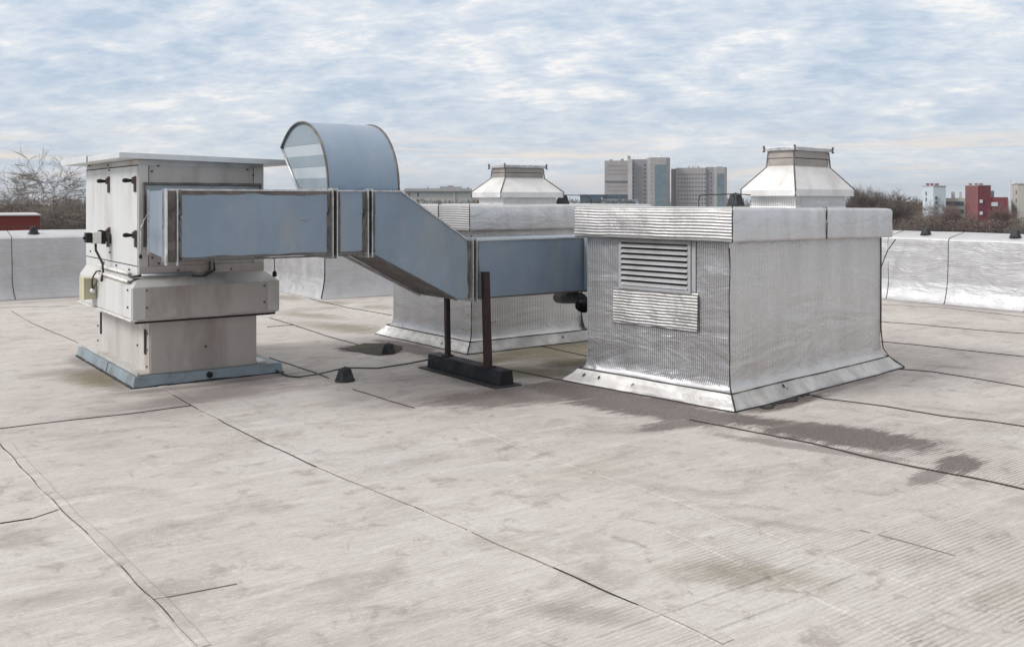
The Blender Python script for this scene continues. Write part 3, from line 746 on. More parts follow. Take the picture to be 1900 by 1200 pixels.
m = MB(); m.box((U0+.058, VF-.038, dz_b-.045), (U0+.066, VF-.0005, dz_t+.008)); dbuild(m, 'corner_angle', 'edge_metal')
m = MB(); pts = [(U0+.085, VF-.004, dz_b+(dz_t-dz_b)*i/14) for i in range(15)]; m.tube([jit(p, .006, 9) for p in pts], [.017*(1+.5*mn.noise(Vector(p)*8)) for p in pts], 6); dbuild(m, 'sealant_bead', 'sealant')
# dent with paint blister on the long section
pd = zq(565, 408); m = MB(); m.tube([(pd.x-.05, VF-.003, pd.z), (pd.x-.015, VF-.006, pd.z+.012), (pd.x+.01, VF-.006, pd.z-.004), (pd.x+.05, VF-.003, pd.z+.006)], [.002, .006, .005, .002], 5); dbuild(m, 'paint_blister', 'zinc_dark')

# gooseneck hood on the duct ---------------------------------------------------
hood = empty('gooseneck_hood', (3.55, VF, dz_t), 0, 'large curved blue gooseneck intake hood rising above the duct', 'vent hood')
H0 = Vector((3.55, VF, dz_t))
def hb(m, name, mat, parent=hood, **k):
    m.v = [tuple(Vector(p)-H0) for p in m.v]; return m.build(name, mat, parent, **k)
hu0, hu1 = 3.555, 4.235; cv, cz, rv, rzz = 8.165, 1.79, .575, .60
arc = [(cv-rv, dz_t-.01)]+[(cv-rv*cos(radians(a)), cz+rzz*sin(radians(a))) for a in range(0, 141, 5)]
inner = [(cv-(rv-.008)*cos(radians(a)), cz+(rzz-.008)*sin(radians(a))) for a in range(0, 141, 5)]
m = MB(); ins = [(cv-rv+.008, dz_t-.01)]+inner
m.loft([[Vector((hu0, v, z)), Vector((hu1, v, z)), Vector((hu1, v2, z2)), Vector((hu0, v2, z2))] for (v, z), (v2, z2) in zip(arc, ins)], sm=False, caps=True)
for i in range(len(m.smooth)): m.smooth[i] = True
sh = hb(m, 'curved_shell', 'blue_hood')
for e in sh.data.edges:
    a, b_ = e.vertices
    if a//4 != b_//4: e.use_edge_sharp = True
mouth_v, mouth_z = arc[-1]
bot_v = 8.20
# two side plates made of lapped strips
import bisect
def side_strip(uu, zlo, zhi, off, mat, name='side_strip'):
    n = 10; rs = []
    for i in range(n+1):
        z = zlo+(zhi-zlo)*i/n
        s = max(-1, min(1, (z-cz)/rzz)) if z > cz else 0
        near = cv-rv*math.sqrt(max(0, 1-s*s))+.004
        if z <= mouth_z: far = bot_v+(mouth_v-bot_v)*max(0, (z-dz_t))/(mouth_z-dz_t)
        else: far = cv+rv*math.sqrt(max(0, 1-s*s))-.004
        tl = off*(i/n)
        rs.append([Vector((uu+tl, near, z)), Vector((uu+tl, max(far, near+.001), z)), Vector((uu+tl+.006, max(far, near+.001), z)), Vector((uu+tl+.006, near, z))])
    m = MB(); m.loft(rs, caps=True); hb(m, name, mat)
zs = [dz_t-.01, 1.885, 1.985, 2.085, 2.185, 2.388]
for i in range(5):
    side_strip(hu0+.012, zs[i], zs[i+1], (.003 if i % 2 else -.0), 'slat_dark' if i % 2 == 0 else 'slat_light')
    side_strip(hu1-.02, zs[i], zs[i+1], 0, 'zinc_dark')
for uu in (hu0-.006, hu1-.004):
    m = MB(); m.tube([(uu+.005, v, z) for v, z in arc], .011, 6); hb(m, 'rim_seam', 'sealant')
m = MB(); m.tube([(hu0, bot_v, dz_t), (hu0, mouth_v, mouth_z), (hu1, mouth_v, mouth_z), (hu1, bot_v, dz_t)], .012, 6); hb(m, 'mouth_rim', 'edge_metal')

# ------------------------------------------------------------------ support stand under the duct
stand = empty('support_stand', (5.14, 7.83, 0), 0, 'two dark rusty steel posts on a long black block carrying the duct', 'support')
S0 = Vector((5.14, 7.83, 0))
def sb(m, name, mat, parent=stand, **k):
    m.v = [tuple(Vector(p)-S0) for p in m.v]; return m.build(name, mat, parent, **k)
m = MB(); v0_, v1_ = 7.20, 8.46
def blk(v, s=1.): return [Vector((5.045, v, .012)), Vector((5.215, v, .012)), Vector((5.20, v, .145)), Vector((5.06, v, .145))]
m.loft([blk(v0_), blk(v1_)], caps=True); block = sb(m, 'ballast_block', 'block', bevel=.006)
m = MB(); m.box((5.075, v0_-.004, .03), (5.20, v0_+.01, .07)); m.box((5.085, v0_-.004, .085), (5.185, v0_+.01, .125)); sb(m, 'end_recess', 'gap')
m = MB(); m.prism([(4.97, v0_-.05), (5.27, v0_-.05), (5.26, v1_+.06), (4.97, v1_+.05)], .003, .012); sb(m, 'rubber_pad', 'rubber')
def post(u, v, z1, w, tiltx=0.):
    m = MB(); m.obox((u-w/2, v-w/2, .149), (w, 0, 0), (0, w, 0), (tiltx, 0, z1-.149)); p = sb(m, 'post', 'rust', bevel=.004)
    m = MB(); m.box((u-w*.85, v-w*1.0, .146), (u+w*.85, v+w*1.0, .156)); sb(m, 'foot_plate', 'rust')
post(5.095, 7.445, 1.03, .062, -.03); post(5.145, 8.225, .80, .048, -.012)
m = MB(); m.box((5.00, 7.50, .768), (5.06, 8.26, .782)); sb(m, 'cross_bracket', 'edge_metal')

# ------------------------------------------------------------------ tall ventilation unit on the left
LC = G(279, 695.5, .10); LC.z = 0   # front corner of the lower casing
AH = empty('ventilation_unit', (LC.x, LC.y, 0), 0, 'tall pale metal ventilation unit with overhanging flat lid and wide waist, on a blue curb', 'ventilation unit')
def ab(m, name, mat, parent=AH, **k):
    return m.build(name, mat, parent, **k)
def lf(px, py, v=0): p = PV(px, py, LC.y+v); return p-LC   # point on a -v facing plane
def ll(px, py, u=0): p = PU(px, py, LC.x+u); return p-LC   # point on a -u facing plane
LA = lf(476, 600).x; LB = ll(182, 600).y
LA = max(.9, LA)
print('lower casing', LA, LB)
zL = .595
m = MB(); m.box((0, 0, .10), (LA, LB, zL+.1)); low = ab(m, 'lower_casing', 'ahu', bevel=.004)
m = MB(); m.box((.004, -.006, .108), (LA-.004, -.001, zL)); ab(m, 'casing_panel', 'ahu_front_shade', bevel=.002)
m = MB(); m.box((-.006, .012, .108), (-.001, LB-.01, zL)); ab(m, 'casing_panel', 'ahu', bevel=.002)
for y in (.10, LB-.20):
    m = MB(); m.box((-.009, y, .27), (-.004, y+.08, .50)); ab(m, 'vent_slot', 'gap')
# flange at foot
m = MB(); m.box((-.12, -.02, .104), (-.004, LB+.1, .118)); m.box((-.12, -.02, .118), (-.112, LB+.1, .135)); m.box((LA+.004, -.01, .104), (LA+.1, LB, .125)); ab(m, 'foot_angle', 'ahu')
# blue curb
cf = G(245, 721)-LC; cr_ = G(520, 690)-LC; cl = G(142, 660)-LC
ca = cr_.x; cb = cl.y
x0c = cf.x; y0c = cf.y
m = MB(); bx0, by0, bx1, by1 = min(cf.x, cl.x)+.02, y0c, ca, cb
m.loft([[Vector((bx0-.02, by0-.02, .0)), Vector((bx1+.02, by0-.02, 0)), Vector((bx1+.02, by1, 0)), Vector((bx0-.02, by1, 0))],
        [Vector((bx0, by0, .10)), Vector((bx1, by0, .10)), Vector((bx1, by1, .10)), Vector((bx0, by1, .10))]], caps=True)
curb = ab(m, 'curb', 'blue_curb', bevel=.006)
m = MB(); ys = by0+(by1-by0)*.42
m.tube([(bx0-.024, ys, .004), (bx0-.004, ys, .101), (-.1, ys+.01, .1035)], .003, 5); m.build('curb_joint', 'gap', AH)
m = MB(); hole = lf(388, 698, by0); m.tube([(hole.x, by0-.024, .055), (hole.x, by0+.0, .055)], .028, 16); ab(m, 'drain_hole', 'gap')
m = MB(); pts = [(bx0-.02+(bx1-bx0+.04)*i/40, by0-.024, .004) for i in range(41)]; m.tube(pts, [.010*(1+.9*mn.noise(Vector(p)*6)) for p in pts], 5)
pts = [(bx0-.024, by0-.02+(by1-by0)*i/50, .004) for i in range(51)]; m.tube(pts, [.012*(1+.9*mn.noise(Vector(p)*6)) for p in pts], 5); ab(m, 'curb_sealant', 'bitumen')
# upper body
e = .105
ux0, uy0 = -e-.02, -e; ux1 = lf(489, 500, uy0).x; uy1 = ll(162, 400, ux0).y
zU0, zU1 = 1.03, 2.08
d0 = PV(221, 282, LC.y+uy0-.06)
pcor = ll(257, 509, ux0)
print('upper', ux0, uy0, ux1, uy1, 'corner', lf(257, 509, uy0), lf(257, 300, uy0), 'lid', lf(221, 282, uy0-.08), lf(540, 297, uy0-.08))
cx_ = lf(257, 400, uy0).x
ux0 = cx_
zU0 = lf(257, 512, uy0).z; zU1 = lf(257, 296, uy0).z
m = MB(); m.box((ux0, uy0, zU0), (ux1, uy1, zU1)); ab(m, 'upper_casing', 'ahu', bevel=.005)
# left door panel (x = ux0 side)
zp = lf(257, 495, uy0).z
m = MB(); m.box((ux0-.008, uy0+.012, zp+.006), (ux0-.001, uy1-.01, zU1-.055)); ab(m, 'door_panel', 'ahu_panel_lit', bevel=.003)
m = MB(); m.box((ux0-.006, uy0+.012, zU0), (ux0-.001, uy1-.01, zp-.003)); ab(m, 'lower_strip', 'ahu_panel_lit', bevel=.002)
m = MB(); m.box((ux0-.003, uy0+.012, zp-.004), (ux0+.002, uy1-.01, zp+.007)); m.box((ux0-.003, uy0+.012, zU1-.056), (ux0+.002, uy1-.01, zU1-.046)); ab(m, 'panel_gap', 'gap')
# front: corner posts, top panel, bottom panel, opening frame
post_w = lf(275, 400, uy0).x-ux0
m = MB(); m.box((ux0+.002, uy0-.006, zU0), (ux0+post_w, uy0-.001, zU1-.05)); ab(m, 'corner_post', 'ahu', bevel=.002); m = MB(); m.box((ux1-.10, uy0-.006, zU0), (ux1-.002, uy0-.001, zU1-.05)); ab(m, 'corner_post', 'ahu', bevel=.002)
zo1, zo0 = lf(275, 341, uy0).z, lf(275, 458, uy0).z
m = MB(); m.box((ux0+post_w+.006, uy0-.007, zo1), (ux1-.106, uy0-.001, zU1-.055)); ab(m, 'front_panel', 'ahu_front_shade', bevel=.002)
m = MB(); m.box((ux0+post_w+.006, uy0-.007, zp+.006), (ux1-.106, uy0-.001, zo0)); ab(m, 'front_panel', 'ahu_front_shade', bevel=.002)
m = MB(); m.box((ux0+.004, uy0-.009, zU0+.003), (ux1-.004, uy0-.001, zp)); ab(m, 'lower_strip', 'ahu_front_shade', bevel=.002)
m = MB(); m.box((ux0+post_w, uy0-.004, zp-.002), (ux0+post_w+.007, uy0+.001, zU1-.05)); ab(m, 'panel_gap', 'gap'); m = MB(); m.box((ux1-.107, uy0-.004, zp), (ux1-.1, uy0+.001, zU1-.05)); ab(m, 'panel_gap', 'gap')
m = MB()
fo0, fo1 = ux0+.035, ux1-.03
m.box((fo0, uy0-.03, zo1-.012), (fo1, uy0-.008, zo1+.012)); m.box((fo0, uy0-.03, zo0), (fo0+.02, uy0-.008, zo1)); m.box((fo1-.02, uy0-.03, zo0), (fo1, uy0-.008, zo1)); ab(m, 'opening_frame', 'sealant', bevel=.003)
m = MB(); m.box((fo0+.02, uy0-.018, zo0), (fo1-.02, uy0-.008, zo1-.014)); ab(m, 'opening_plate', 'zinc_dark')
# waist collar: bevel out, vertical, small bevel in
k0 = lf(246, 534, uy0-.13)
cxl = lf(246, 560, -.24).x
o_f, o_r = .24, 0
vx0 = lf(246, 560, -o_f).x; vx1 = lf(511, 550, -o_f+.1).x; vy0 = -o_f; vy1 = ll(148, 520, vx0).y
zv1 = lf(246, 534.5, -o_f).z; zv0 = lf(246, 594, -o_f).z
print('collar', vx0, vx1, vy0, vy1, zv0, zv1, 'upper z', zU0, zU1)
def r4(x0, y0, x1, y1, z): return [Vector((x0, y0, z)), Vector((x1, y0, z)), Vector((x1, y1, z)), Vector((x0, y1, z))]
m = MB(); m.loft([r4(-.02, -.02, LA+.02, LB+.02, zv0-.055), r4(vx0+.06, vy0+.06, vx1-.06, vy1-.06, zv0-.045), r4(vx0, vy0, vx1, vy1, zv0), r4(vx0, vy0, vx1, vy1, zv1), r4(ux0+.005, uy0+.005, ux1-.005, uy1-.005, zU0+.01)], caps=True)
colr = ab(m, 'waist_collar', 'ahu', bevel=.005)
m = MB(); m.box((vx0+.11, vy0-.006, zv0+.006), (vx1-.12, vy0-.001, zv1-.004)); ab(m, 'collar_panel', 'ahu_front_shade', bevel=.003)
m = MB(); m.box((vx0-.006, vy0+.02, zv0+.01), (vx0-.001, vy1-.1, zv1-.006)); ab(m, 'collar_panel', 'ahu_panel_lit', bevel=.003)
m = MB(); m.box((vx0-.02, vy0+.0, zv0-.016), (vx0+.04, vy1, zv0-.002)); ab(m, 'drip_edge', 'pipe_white', bevel=.003)
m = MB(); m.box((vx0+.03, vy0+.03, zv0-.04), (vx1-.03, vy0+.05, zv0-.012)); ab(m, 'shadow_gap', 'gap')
# screws
scr = MB(); scr.tube([(0, 0, 0), (0, -.010, 0)], .009, 8)
def screws(pts, axis):
    first = None
    for p in pts:
        if first is None:
            o = MB(); d = (0, -.012, 0) if axis == 'f' else (-.012, 0, 0)
            o.tube([(0, 0, 0), d], .0095, 8); first = o.build('screw', 'latch', AH); o = first
        else: o = first.copy(); COL.objects.link(o); o.parent = AH
        o.location = p
sf = [lf(272, 539, vy0), lf(272, 571, vy0), lf(490, 530, vy0), lf(490, 560, vy0)]
screws([Vector((p.x, vy0-.001, p.z)) for p in sf], 'f')
sf = [lf(x, y, uy0) for x, y in ((293, 308), (281, 318), (458, 315), (469, 325), (282, 478), (294, 489), (330, 501), (428, 499))]
screws([Vector((p.x, uy0-.006, p.z)) for p in sf], 'f')
sf = [ll(x, y, ux0) for x, y in ((168, 308), (202, 307), (205, 316), (170, 466), (206, 468), (218, 492), (242, 500), (195, 487), (160, 478))]
screws([Vector((ux0-.006, p.y, p.z)) for p in sf if p.y < uy1], 's')
sf = [ll(x, y, vx0) for x, y in ((239, 538), (239, 570))]
screws([Vector((vx0-.005, p.y, p.z)) for p in sf], 's')
sf = [ll(x, y, 0) for x, y in ((274.5, 619), (274.5, 649), (274.5, 680), (181.5+2, 604), (181.5+2, 631), (257, 640))]
screws([Vector((-.005, max(.03, min(LB-.03, p.y)), p.z)) for p in sf], 's')
pp = lf(380.7, 642, 0); screws([Vector((pp.x, -.006, pp.z))], 'f')
# lid: thin tilted tray with folded edge
lx0 = lf(221, 290, uy0-.085).x; ly0 = uy0-.085; lx1 = lf(540.5, 300, ly0).x; ly1 = ll(114, 292, lx0).y
zA = lf(221, 282, ly0).z; zB = lf(540.5, 297, ly0).z
print('lid', lx0, lx1, ly0, ly1, zA, zB)
th = .052
def lz(x, y): return zA+(zB-zA)*(x-lx0)/(lx1-lx0)
m = MB()
vs = []
for dz in (-th, 0):
    vs += [Vector((lx0, ly0, lz(lx0, 0)+dz)), Vector((lx1, ly0, lz(lx1, 0)+dz)), Vector((lx1, ly1, lz(lx1, 0)+dz)), Vector((lx0, ly1, lz(lx0, 0)+dz))]
m.add(vs, [(0, 3, 2, 1), (4, 5, 6, 7), (0, 1, 5, 4), (1, 2, 6, 5), (2, 3, 7, 6), (3, 0, 4, 7)])
lid = ab(m, 'lid', 'lid', bevel=.004)
mid = ll(162, 286, lx0).y
m = MB(); m.box((lx0-.006, mid, lz(lx0, 0)-th-.003), (lx0-.001, ly1-.01, lz(lx0, 0)+.012)); m.box((lx0-.004, mid, lz(lx0, 0)+.001), (lx0+.5, ly1-.01, lz(lx0, 0)+.012)); ab(m, 'lid_flashing', 'lid', lid)
m = MB(); m.box((lx0-.008, mid-.004, lz(lx0, 0)-th), (lx0-.001, mid-.001, lz(lx0, 0)+.001)); ab(m, 'lid_joint', 'gap', lid)
m = MB(); m.box((ux0+.02, uy0-.002, zU1-.05), (ux1-.02, uy1-.02, max(zB-th, zU1)+.0)); 
m2 = MB(); m2.loft([r4(ux0+.01, uy0+.01, ux1-.01, uy1-.01, zU1-.002), [Vector((p.x, p.y, lz(p.x, 0)-th+.004)) for p in r4(ux0+.01, uy0+.01, ux1-.01, uy1-.01, 0)]], caps=True); ab(m2, 'top_filler', 'ahu_front_shade')
# latches on the door panel
def latch(px, py, s=1.0):
    p = ll(px, py, ux0-.008); x = ux0-.009; y = p.y; z = p.z
    m = MB(); m.box((x-.016, y-.024*s, z-.105*s), (x, y+.024*s, z+.055*s)); m.box((x-.034, y-.016*s, z-.020), (x-.016, y+.016*s, z+.040))
    o = ab(m, 'latch', 'latch', bevel=.003)
    m = MB(); m.tube([(x-.02, y, z+.008), (x-.05, y+.01, z+.008), (x-.085, y+.015, z+.010), (x-.105, y+.02, z+.008), (x-.112, y+.02, z+.007)], [.012, .015, .021, .016, .006], 8); ab(m, 'handle', 'black', o)
    return o
latch(203, 338); latch(252, 337, .9); latch(204, 432); latch(253, 438, .95)
# servo motor on lower rear latch
p = ll(190, 441, ux0-.05)
m = MB(); x = ux0-.012; py_ = ll(196, 441, ux0-.05).y; pz = ll(180, 441, ux0-.12).z
m.tube([(x, py_, pz+.01), (x-.05, py_, pz+.005)], .045, 10); m.box((x-.035, py_-.05, pz-.09), (x-.01, py_-.01, pz+.05)); act = ab(m, 'actuator', 'latch', bevel=.003)
m = MB(); m.box((x-.085, py_-.06, pz-.06), (x-.048, py_+.05, pz+.055)); ab(m, 'gear_case', 'black', act, bevel=.006)
m = MB(); m.box((x-.168, py_-.055, pz-.055), (x-.087, py_+.05, pz+.06)); ab(m, 'motor_case', 'pipe_white', act, bevel=.008)
m = MB(); m.box((x-.225, py_-.05, pz-.045), (x-.170, py_+.045, pz+.052)); m.tube([(x-.224, py_, pz), (x-.245, py_, pz)], .014, 8); ab(m, 'end_cap', 'black', act, bevel=.008)
m = MB()
m.tube([(x-.13, py_, pz-.05), (x-.13, py_-.01, pz-.12), (x-.10, py_-.03, pz-.19), (x-.075, py_-.04, pz-.25), (x-.07, py_-.04, pz-.34), (x-.09, py_-.05, pz-.42)], .012, 7); ab(m, 'cable', 'wire', act)
# conduits along the bottom of the upper casing: two tubes on the side, two on the front
def onbev(px, py, off): # approximate on plane x
    q = ll(px, py, ux0-off); return q
def tubeside(pxa, pya, pxb, pyb, off, r, mat='pipe_white', name='conduit'):
    a, b = ll(pxa, pya, ux0-off), ll(pxb, pyb, ux0-off); m = MB(); m.tube([a, b], r, 8); return ab(m, name, mat)
tubeside(183, 492.5, 239, 508, .03, .017); tubeside(184, 505.5, 238, 523, .075, .018)
m = MB(); a = lf(262, 511.5, uy0-.035); b = lf(360, 511, uy0-.035); b.z = a.z+.0; m.tube([a, b], .012, 8); m.tube([a+Vector((-.02, 0, -.07)), b+Vector((.0, -.02, -.062))], .012, 8); ab(m, 'conduit', 'zinc_dark')
m = MB(); a = ll(240, 509, ux0-.03); b2 = lf(262, 511.5, uy0-.035); m.tube([a, a+Vector((-.01, -.05, -.015)), b2+Vector((-.06, 0, -.005)), b2], .011, 7); a = ll(238, 523, ux0-.075); m.tube([a, a+Vector((0, -.05, .0)), b2+Vector((-.06, -.01, -.03)), b2+Vector((-.02, 0, -.03))], .010, 7); ab(m, 'cable', 'wire')
for dx in (0, .035):
    m = MB(); a = lf(356, 513, uy0-.035); a.x += dx*.3
    b = lf(389, 480, uy0-.05); m.tube([a, a+Vector((.10, -.01, .00)), a+Vector((.16+dx, -.015, .05)), Vector((b.x+dx, uy0-.05, dz_b-LC.z-.0))-Vector((0.0, 0, .02)), Vector((b.x+dx+.01, uy0-.06, dz_b+.01))], .010, 7); ab(m, 'cable', 'wire')
# cream junction box on the collar side
pa = ll(146, 535, vx0-.0); pa2 = ll(180, 533, vx0)
y1_, y0_ = ll(152, 533, vx0-.10).y, ll(181, 533, vx0).y
zz0, zz1 = ll(165, 553, vx0-.05).z, ll(165, 514, vx0-.05).z
m = MB(); m.box((vx0-.115, y0_, zz0), (vx0-.008, y1_, zz1)); jb = ab(m, 'junction_box', 'cream', bevel=.005)
m = MB(); m.box((vx0-.125, y0_-.0, zz0-.006), (vx0-.116, y1_, zz1+.006)); ab(m, 'box_cover', 'cream', jb, bevel=.003)
m = MB(); yb = y0_-.012; m.tube([(vx0-.05, yb, (zz0+zz1)/2-.02), (vx0-.055, yb-.03, (zz0+zz1)/2-.02)], .026, 12); ab(m, 'gland', 'pipe_white', jb)
m = MB(); m.tube([(vx0-.055, yb-.02, (zz0+zz1)/2), (vx0-.06, yb-.03, (zz0+zz1)/2+.08), (vx0-.05, yb-.035, zz1+.02), (vx0-.03, yb-.08, zz1+.07), (vx0-.0, yb-.12, zz1+.075)], .008, 7)
m.tube([(vx0-.05, yb-.03, (zz0+zz1)/2), (vx0-.02, yb-.09, (zz0+zz1)/2+.09)], .006, 6); ab(m, 'cable', 'wire', jb)
# curly white wire and black plug near the front corner
m = MB(); P = [lf(273, 398, uy0-.03), lf(270, 405, uy0-.03), lf(267, 408, uy0-.03), lf(266, 415, uy0-.02), lf(262, 420, uy0-.02), lf(261, 430, uy0-.02), lf(262, 445, uy0-.02), lf(261, 462, uy0-.015), lf(261, 474, uy0-.015)]
m.tube(P, .004, 6); ab(m, 'earth_wire', 'pipe_white')
m = MB(); P = lf(260.5, 476, uy0-.02); m.tube([P+Vector((0, 0, .015)), P-Vector((0, 0, .015))], .013, 8); ab(m, 'plug', 'black')

# hanging connector right of the unit
P = PY(509.5, 508, 9.3)
m = MB(); m.tube([(0, 0, .14), (0, 0, .02)], .004, 6); m.tube([(0, 0, .03), (0, 0, .015), (0, 0, -.02), (0, 0, -.03)], [.008, .02, .022, .01], 10); m.tube([(0, 0, .14), (-.05, 0, .16), (-.2, 0, .165)], .004, 6)
o = m.build('cable_connector', 'black'); o.location = P; tag(o, 'small black plug hanging from a thin cable right of the tall unit', 'cable plug')

# ------------------------------------------------------------------ lightning conductor: holders and wires
def holder(loc, label, s=1.0, rz=0., wet=False):
    root = empty('conductor_holder', loc, rz, label, 'cable holder', 'black trapezoid holders for the lightning conductor')
    m = MB()
    def r(a, b, z): return [Vector((-a, -b, z)), Vector((a, -b, z)), Vector((a, b, z)), Vector((-a, b, z))]
    m.loft([r(.072*s, .06*s, .010), r(.045*s, .038*s, .118*s)], caps=True); m.build('block', 'rubber', root, bevel=.008)
    m = MB(); n = 20; m.prism([((.098*s)*cos(2*pi*k/n), (.088*s)*sin(2*pi*k/n)) for k in range(n)], .001, .014*s); m.build('base_pad', 'rubber', root, bevel=.003)
    m = MB(); m.tube([(-.03*s, 0, .118*s), (.03*s, 0, .118*s)], .012*s, 8); m.tube([(0, 0, .118*s), (0, 0, .135*s)], .008*s, 6); m.build('clip', 'wire', root)
    return root
g0 = G(640, 707)
holder((g0.x, g0.y, .003), 'single black trapezoid holder standing on the open roof between unit and duct posts', 1.0, radians(5))
g1 = G(721, 656); holder((g1.x, g1.y, .003), 'wet black holder sitting in the puddle left of the duct posts', .9, radians(30))
zc_ = 1.095
p = PV(62, 438, BACK+.38); holder((p.x, BACK+.36, 1.105), 'black holder on the coping of the left rear parapet', 1.0)
for px, lab in ((1718, 'black holder on the right parapet coping, in front of the white tower'), (1884, 'black holder on the right parapet coping, at the right picture edge')):
    q = PU(px, 435, RIGHT+.36); holder((RIGHT+.36, q.y, 1.105), lab, .95, radians(90))
# holders on the caps
def on_cap(px, corner, rz, ly, z):
    e1 = Vector((cos(rz), sin(rz), 0)); e2 = Vector((-e1.y, e1.x, 0)); d = ray(px, 370); o = Vector((0, 0, EYE))
    t = (corner+e2*ly-o).dot(e2)/d.dot(e2); p = o+d*t; return Vector((p.x, p.y, z))
hc1 = on_cap(1365, c, rzH, .62, captop1); holder(hc1, 'black holder on the cap of the near housing, left of its cowl', .95, rzH)
hc2 = on_cap(1044, c2, rz2, .5, 1.64); holder(hc2, 'black holder on the cap of the far housing, right of its cowl', .95, rz2)
def wire(pts, r, label, name='lightning_wire'):
    org = Vector(pts[0]); m = MB(); m.tube([Vector(p)-org for p in pts], r, 6); o = m.build(name, 'wire'); o.location = org; tag(o, label, 'wire', 'lightning conductor wires')
def capw(px, corner, rz, ly, z): return on_cap(px, corner, rz, ly, z)
wire([capw(1296.5, c, rzH, .62, 1.63), capw(1296.5, c, rzH, .62, 1.70), capw(1298, c, rzH, .62, 1.727), capw(1303, c, rzH, .62, 1.742), capw(1330, c, rzH, .62, 1.744), hc1+Vector((0, 0, .115)), capw(1392, c, rzH, .62, 1.742)], .006, 'dark wire loop over the near housing cap, ending at its cowl')
wire([capw(1020, c2, rz2, .5, 1.72), capw(1044, c2, rz2, .5, 1.755), capw(1085, c2, rz2, .5, 1.75), capw(1093, c2, rz2, .5, 1.735), capw(1097, c2, rz2, .5, 1.70), capw(1098, c2, rz2, .5, 1.64)], .006, 'dark wire loop over the far housing cap beside its cowl')
wire([(-8, BACK+.36, 1.225), (-3, BACK+.36, 1.222), (PV(62, 435, BACK+.36).x, BACK+.36, 1.228), (7.2, BACK+.36, 1.222)], .006, 'thin wire along the top of the left rear parapet')
wire([(RIGHT+.36, 15.2, 1.215), (RIGHT+.36, 12, 1.218), (RIGHT+.36, 9, 1.215), (RIGHT+.36, 5, 1.218), (RIGHT+.36, 0, 1.215)], .006, 'thin wire along the top of the right parapet')
gw = [G(477, 664, .10), G(497, 676, .06), G(518, 690, .02), G(535, 698, .006), G(555, 699, .008), G(590, 694, .05), (g0.x, g0.y, .125), G(700, 683, .10), G(760, 674, .11), Vector((5.06, 8.15, .155)), Vector((5.12, 8.19, .16))]
wire(gw, .008, 'dark cable sagging over the roof from the tall unit to the post block')
wire([(RIGHT-.05, PU(1665, 445, RIGHT).y, 1.03)] + [Vector((RIGHT-.05-.02*k, PU(1657-5.5*k, 445, RIGHT).y, 1.0-.16*k)) for k in range(1, 5)], .009, 'thin loose wire hanging down the right parapet beside the near housing')

# ------------------------------------------------------------------ background
GZ = -13.0
def broot(name, px, Y, label, cat, group=None):
    p = PY(px, HY, Y); return empty(name, (p.x, p.y, GZ), YAW-math.atan((px-CX)/FOC), label, cat, group)
def BX(px, Y): return (px-CX)/FOC*Y
def BZ(py, Y): return EYE+(HY-py)/FOC*Y-GZ
class BB:
    """building helper: local x right, y away, z up; pixel columns give widths at the building's distance"""
    def __init__(s, root, px, Y): s.r, s.px, s.Y = root, px, Y; s.c = cos(math.atan((px-CX)/FOC))
    def x(s, px): return (BX(px, s.Y)-BX(s.px, s.Y))*s.c
    def z(s, py): return BZ(py, s.Y)
    def block(s, x0, x1, ytop, y0, y1, name, mat, bot=0., parent=None):
        m = MB(); m.box((s.x(x0), y0, bot), (s.x(x1), y1, s.z(ytop))); return m.build(name, mat, parent or s.r)
    def wins(s, xs, ys, w, h, yy, mat='win', name='window', parent=None):
        m0 = None
        for py in ys:
            for px in xs:
                if m0 is None:
                    m = MB(); m.box((-w/2, -.12, -h/2), (w/2, .1, h/2)); o = m.build(name, mat, parent or s.r); m0 = o
                else: o = m0.copy(); COL.objects.link(o); o.parent = parent or s.r
                o.location = (s.x(px), yy, s.z(py))
# hospital towers
Y = 800; A = BB(broot('tower_block', 1182, Y, 'taller grey tower block with a tall blue glass strip, left of the pair', 'tower block', 'hospital-like tower blocks on the skyline'), 1182, Y)
A.block(1121, 1165, 297.5, 6, 34, 'wall', 'concrete'); A.block(1165, 1173, 295, 2, 30, 'pilaster', 'concrete_light'); A.block(1173, 1201, 295, 8, 34, 'wall', 'concrete_dark')
m = MB(); m.prism([(A.x(1201), 8), (A.x(1207), 0), (A.x(1236), 0), (A.x(1243.5), 7), (A.x(1243.5), 30), (A.x(1201), 30)], 0, A.z(292.5)); m.build('corner_block', 'concrete', A.r)
A.wins([1206.5, 1210.5], [306+7.75*i for i in range(10)], .8, .8, .1, 'pane_dark')
A.block(1215, 1235.5, 306, -.4, 0.2, 'glass_strip', 'glass')
A.block(1121, 1165, 334, 5, 6, 'dark_band', 'concrete_dark', A.z(336))
A.wins([1175.3], [306+7.75*i for i in range(10)], 1.1, 1.8, 8); A.wins([1196.5], [306+7.75*i for i in range(10)], 1.8, 1.3, 8)
A.wins([1129+4.6*i for i in range(8)], [307.5, 315.3, 323, 338.5, 346.3, 354], 1.1, .8, 6, 'pane_dark')
A.block(1164, 1170, 288, 14, 18, 'rooftop_plant', 'concrete_dark', A.z(296)); A.block(1130, 1136, 294.5, 14, 20, 'rooftop_plant', 'concrete_dark', A.z(298)); A.block(1151, 1157, 293.5, 14, 20, 'rooftop_plant', 'concrete_dark', A.z(298))
for px, t in ((1164.5, 284), (1175.5, 289), (1206, 283), (1228, 285)): A.block(px, px+.5, t, 16, 16.3, 'antenna', 'concrete_dark', A.z(294))
B = BB(broot('tower_block', 1296, Y, 'lower grey tower block with rows of small dark windows, right of the pair', 'tower block', 'hospital-like tower blocks on the skyline'), 1296, Y)
B.block(1244.3, 1254, 312.5, 10, 36, 'wall', 'concrete_dark'); B.block(1254, 1310, 311, 6, 36, 'wall', 'concrete'); B.block(1310, 1327, 309.5, 8, 36, 'wall', 'concrete_dark')
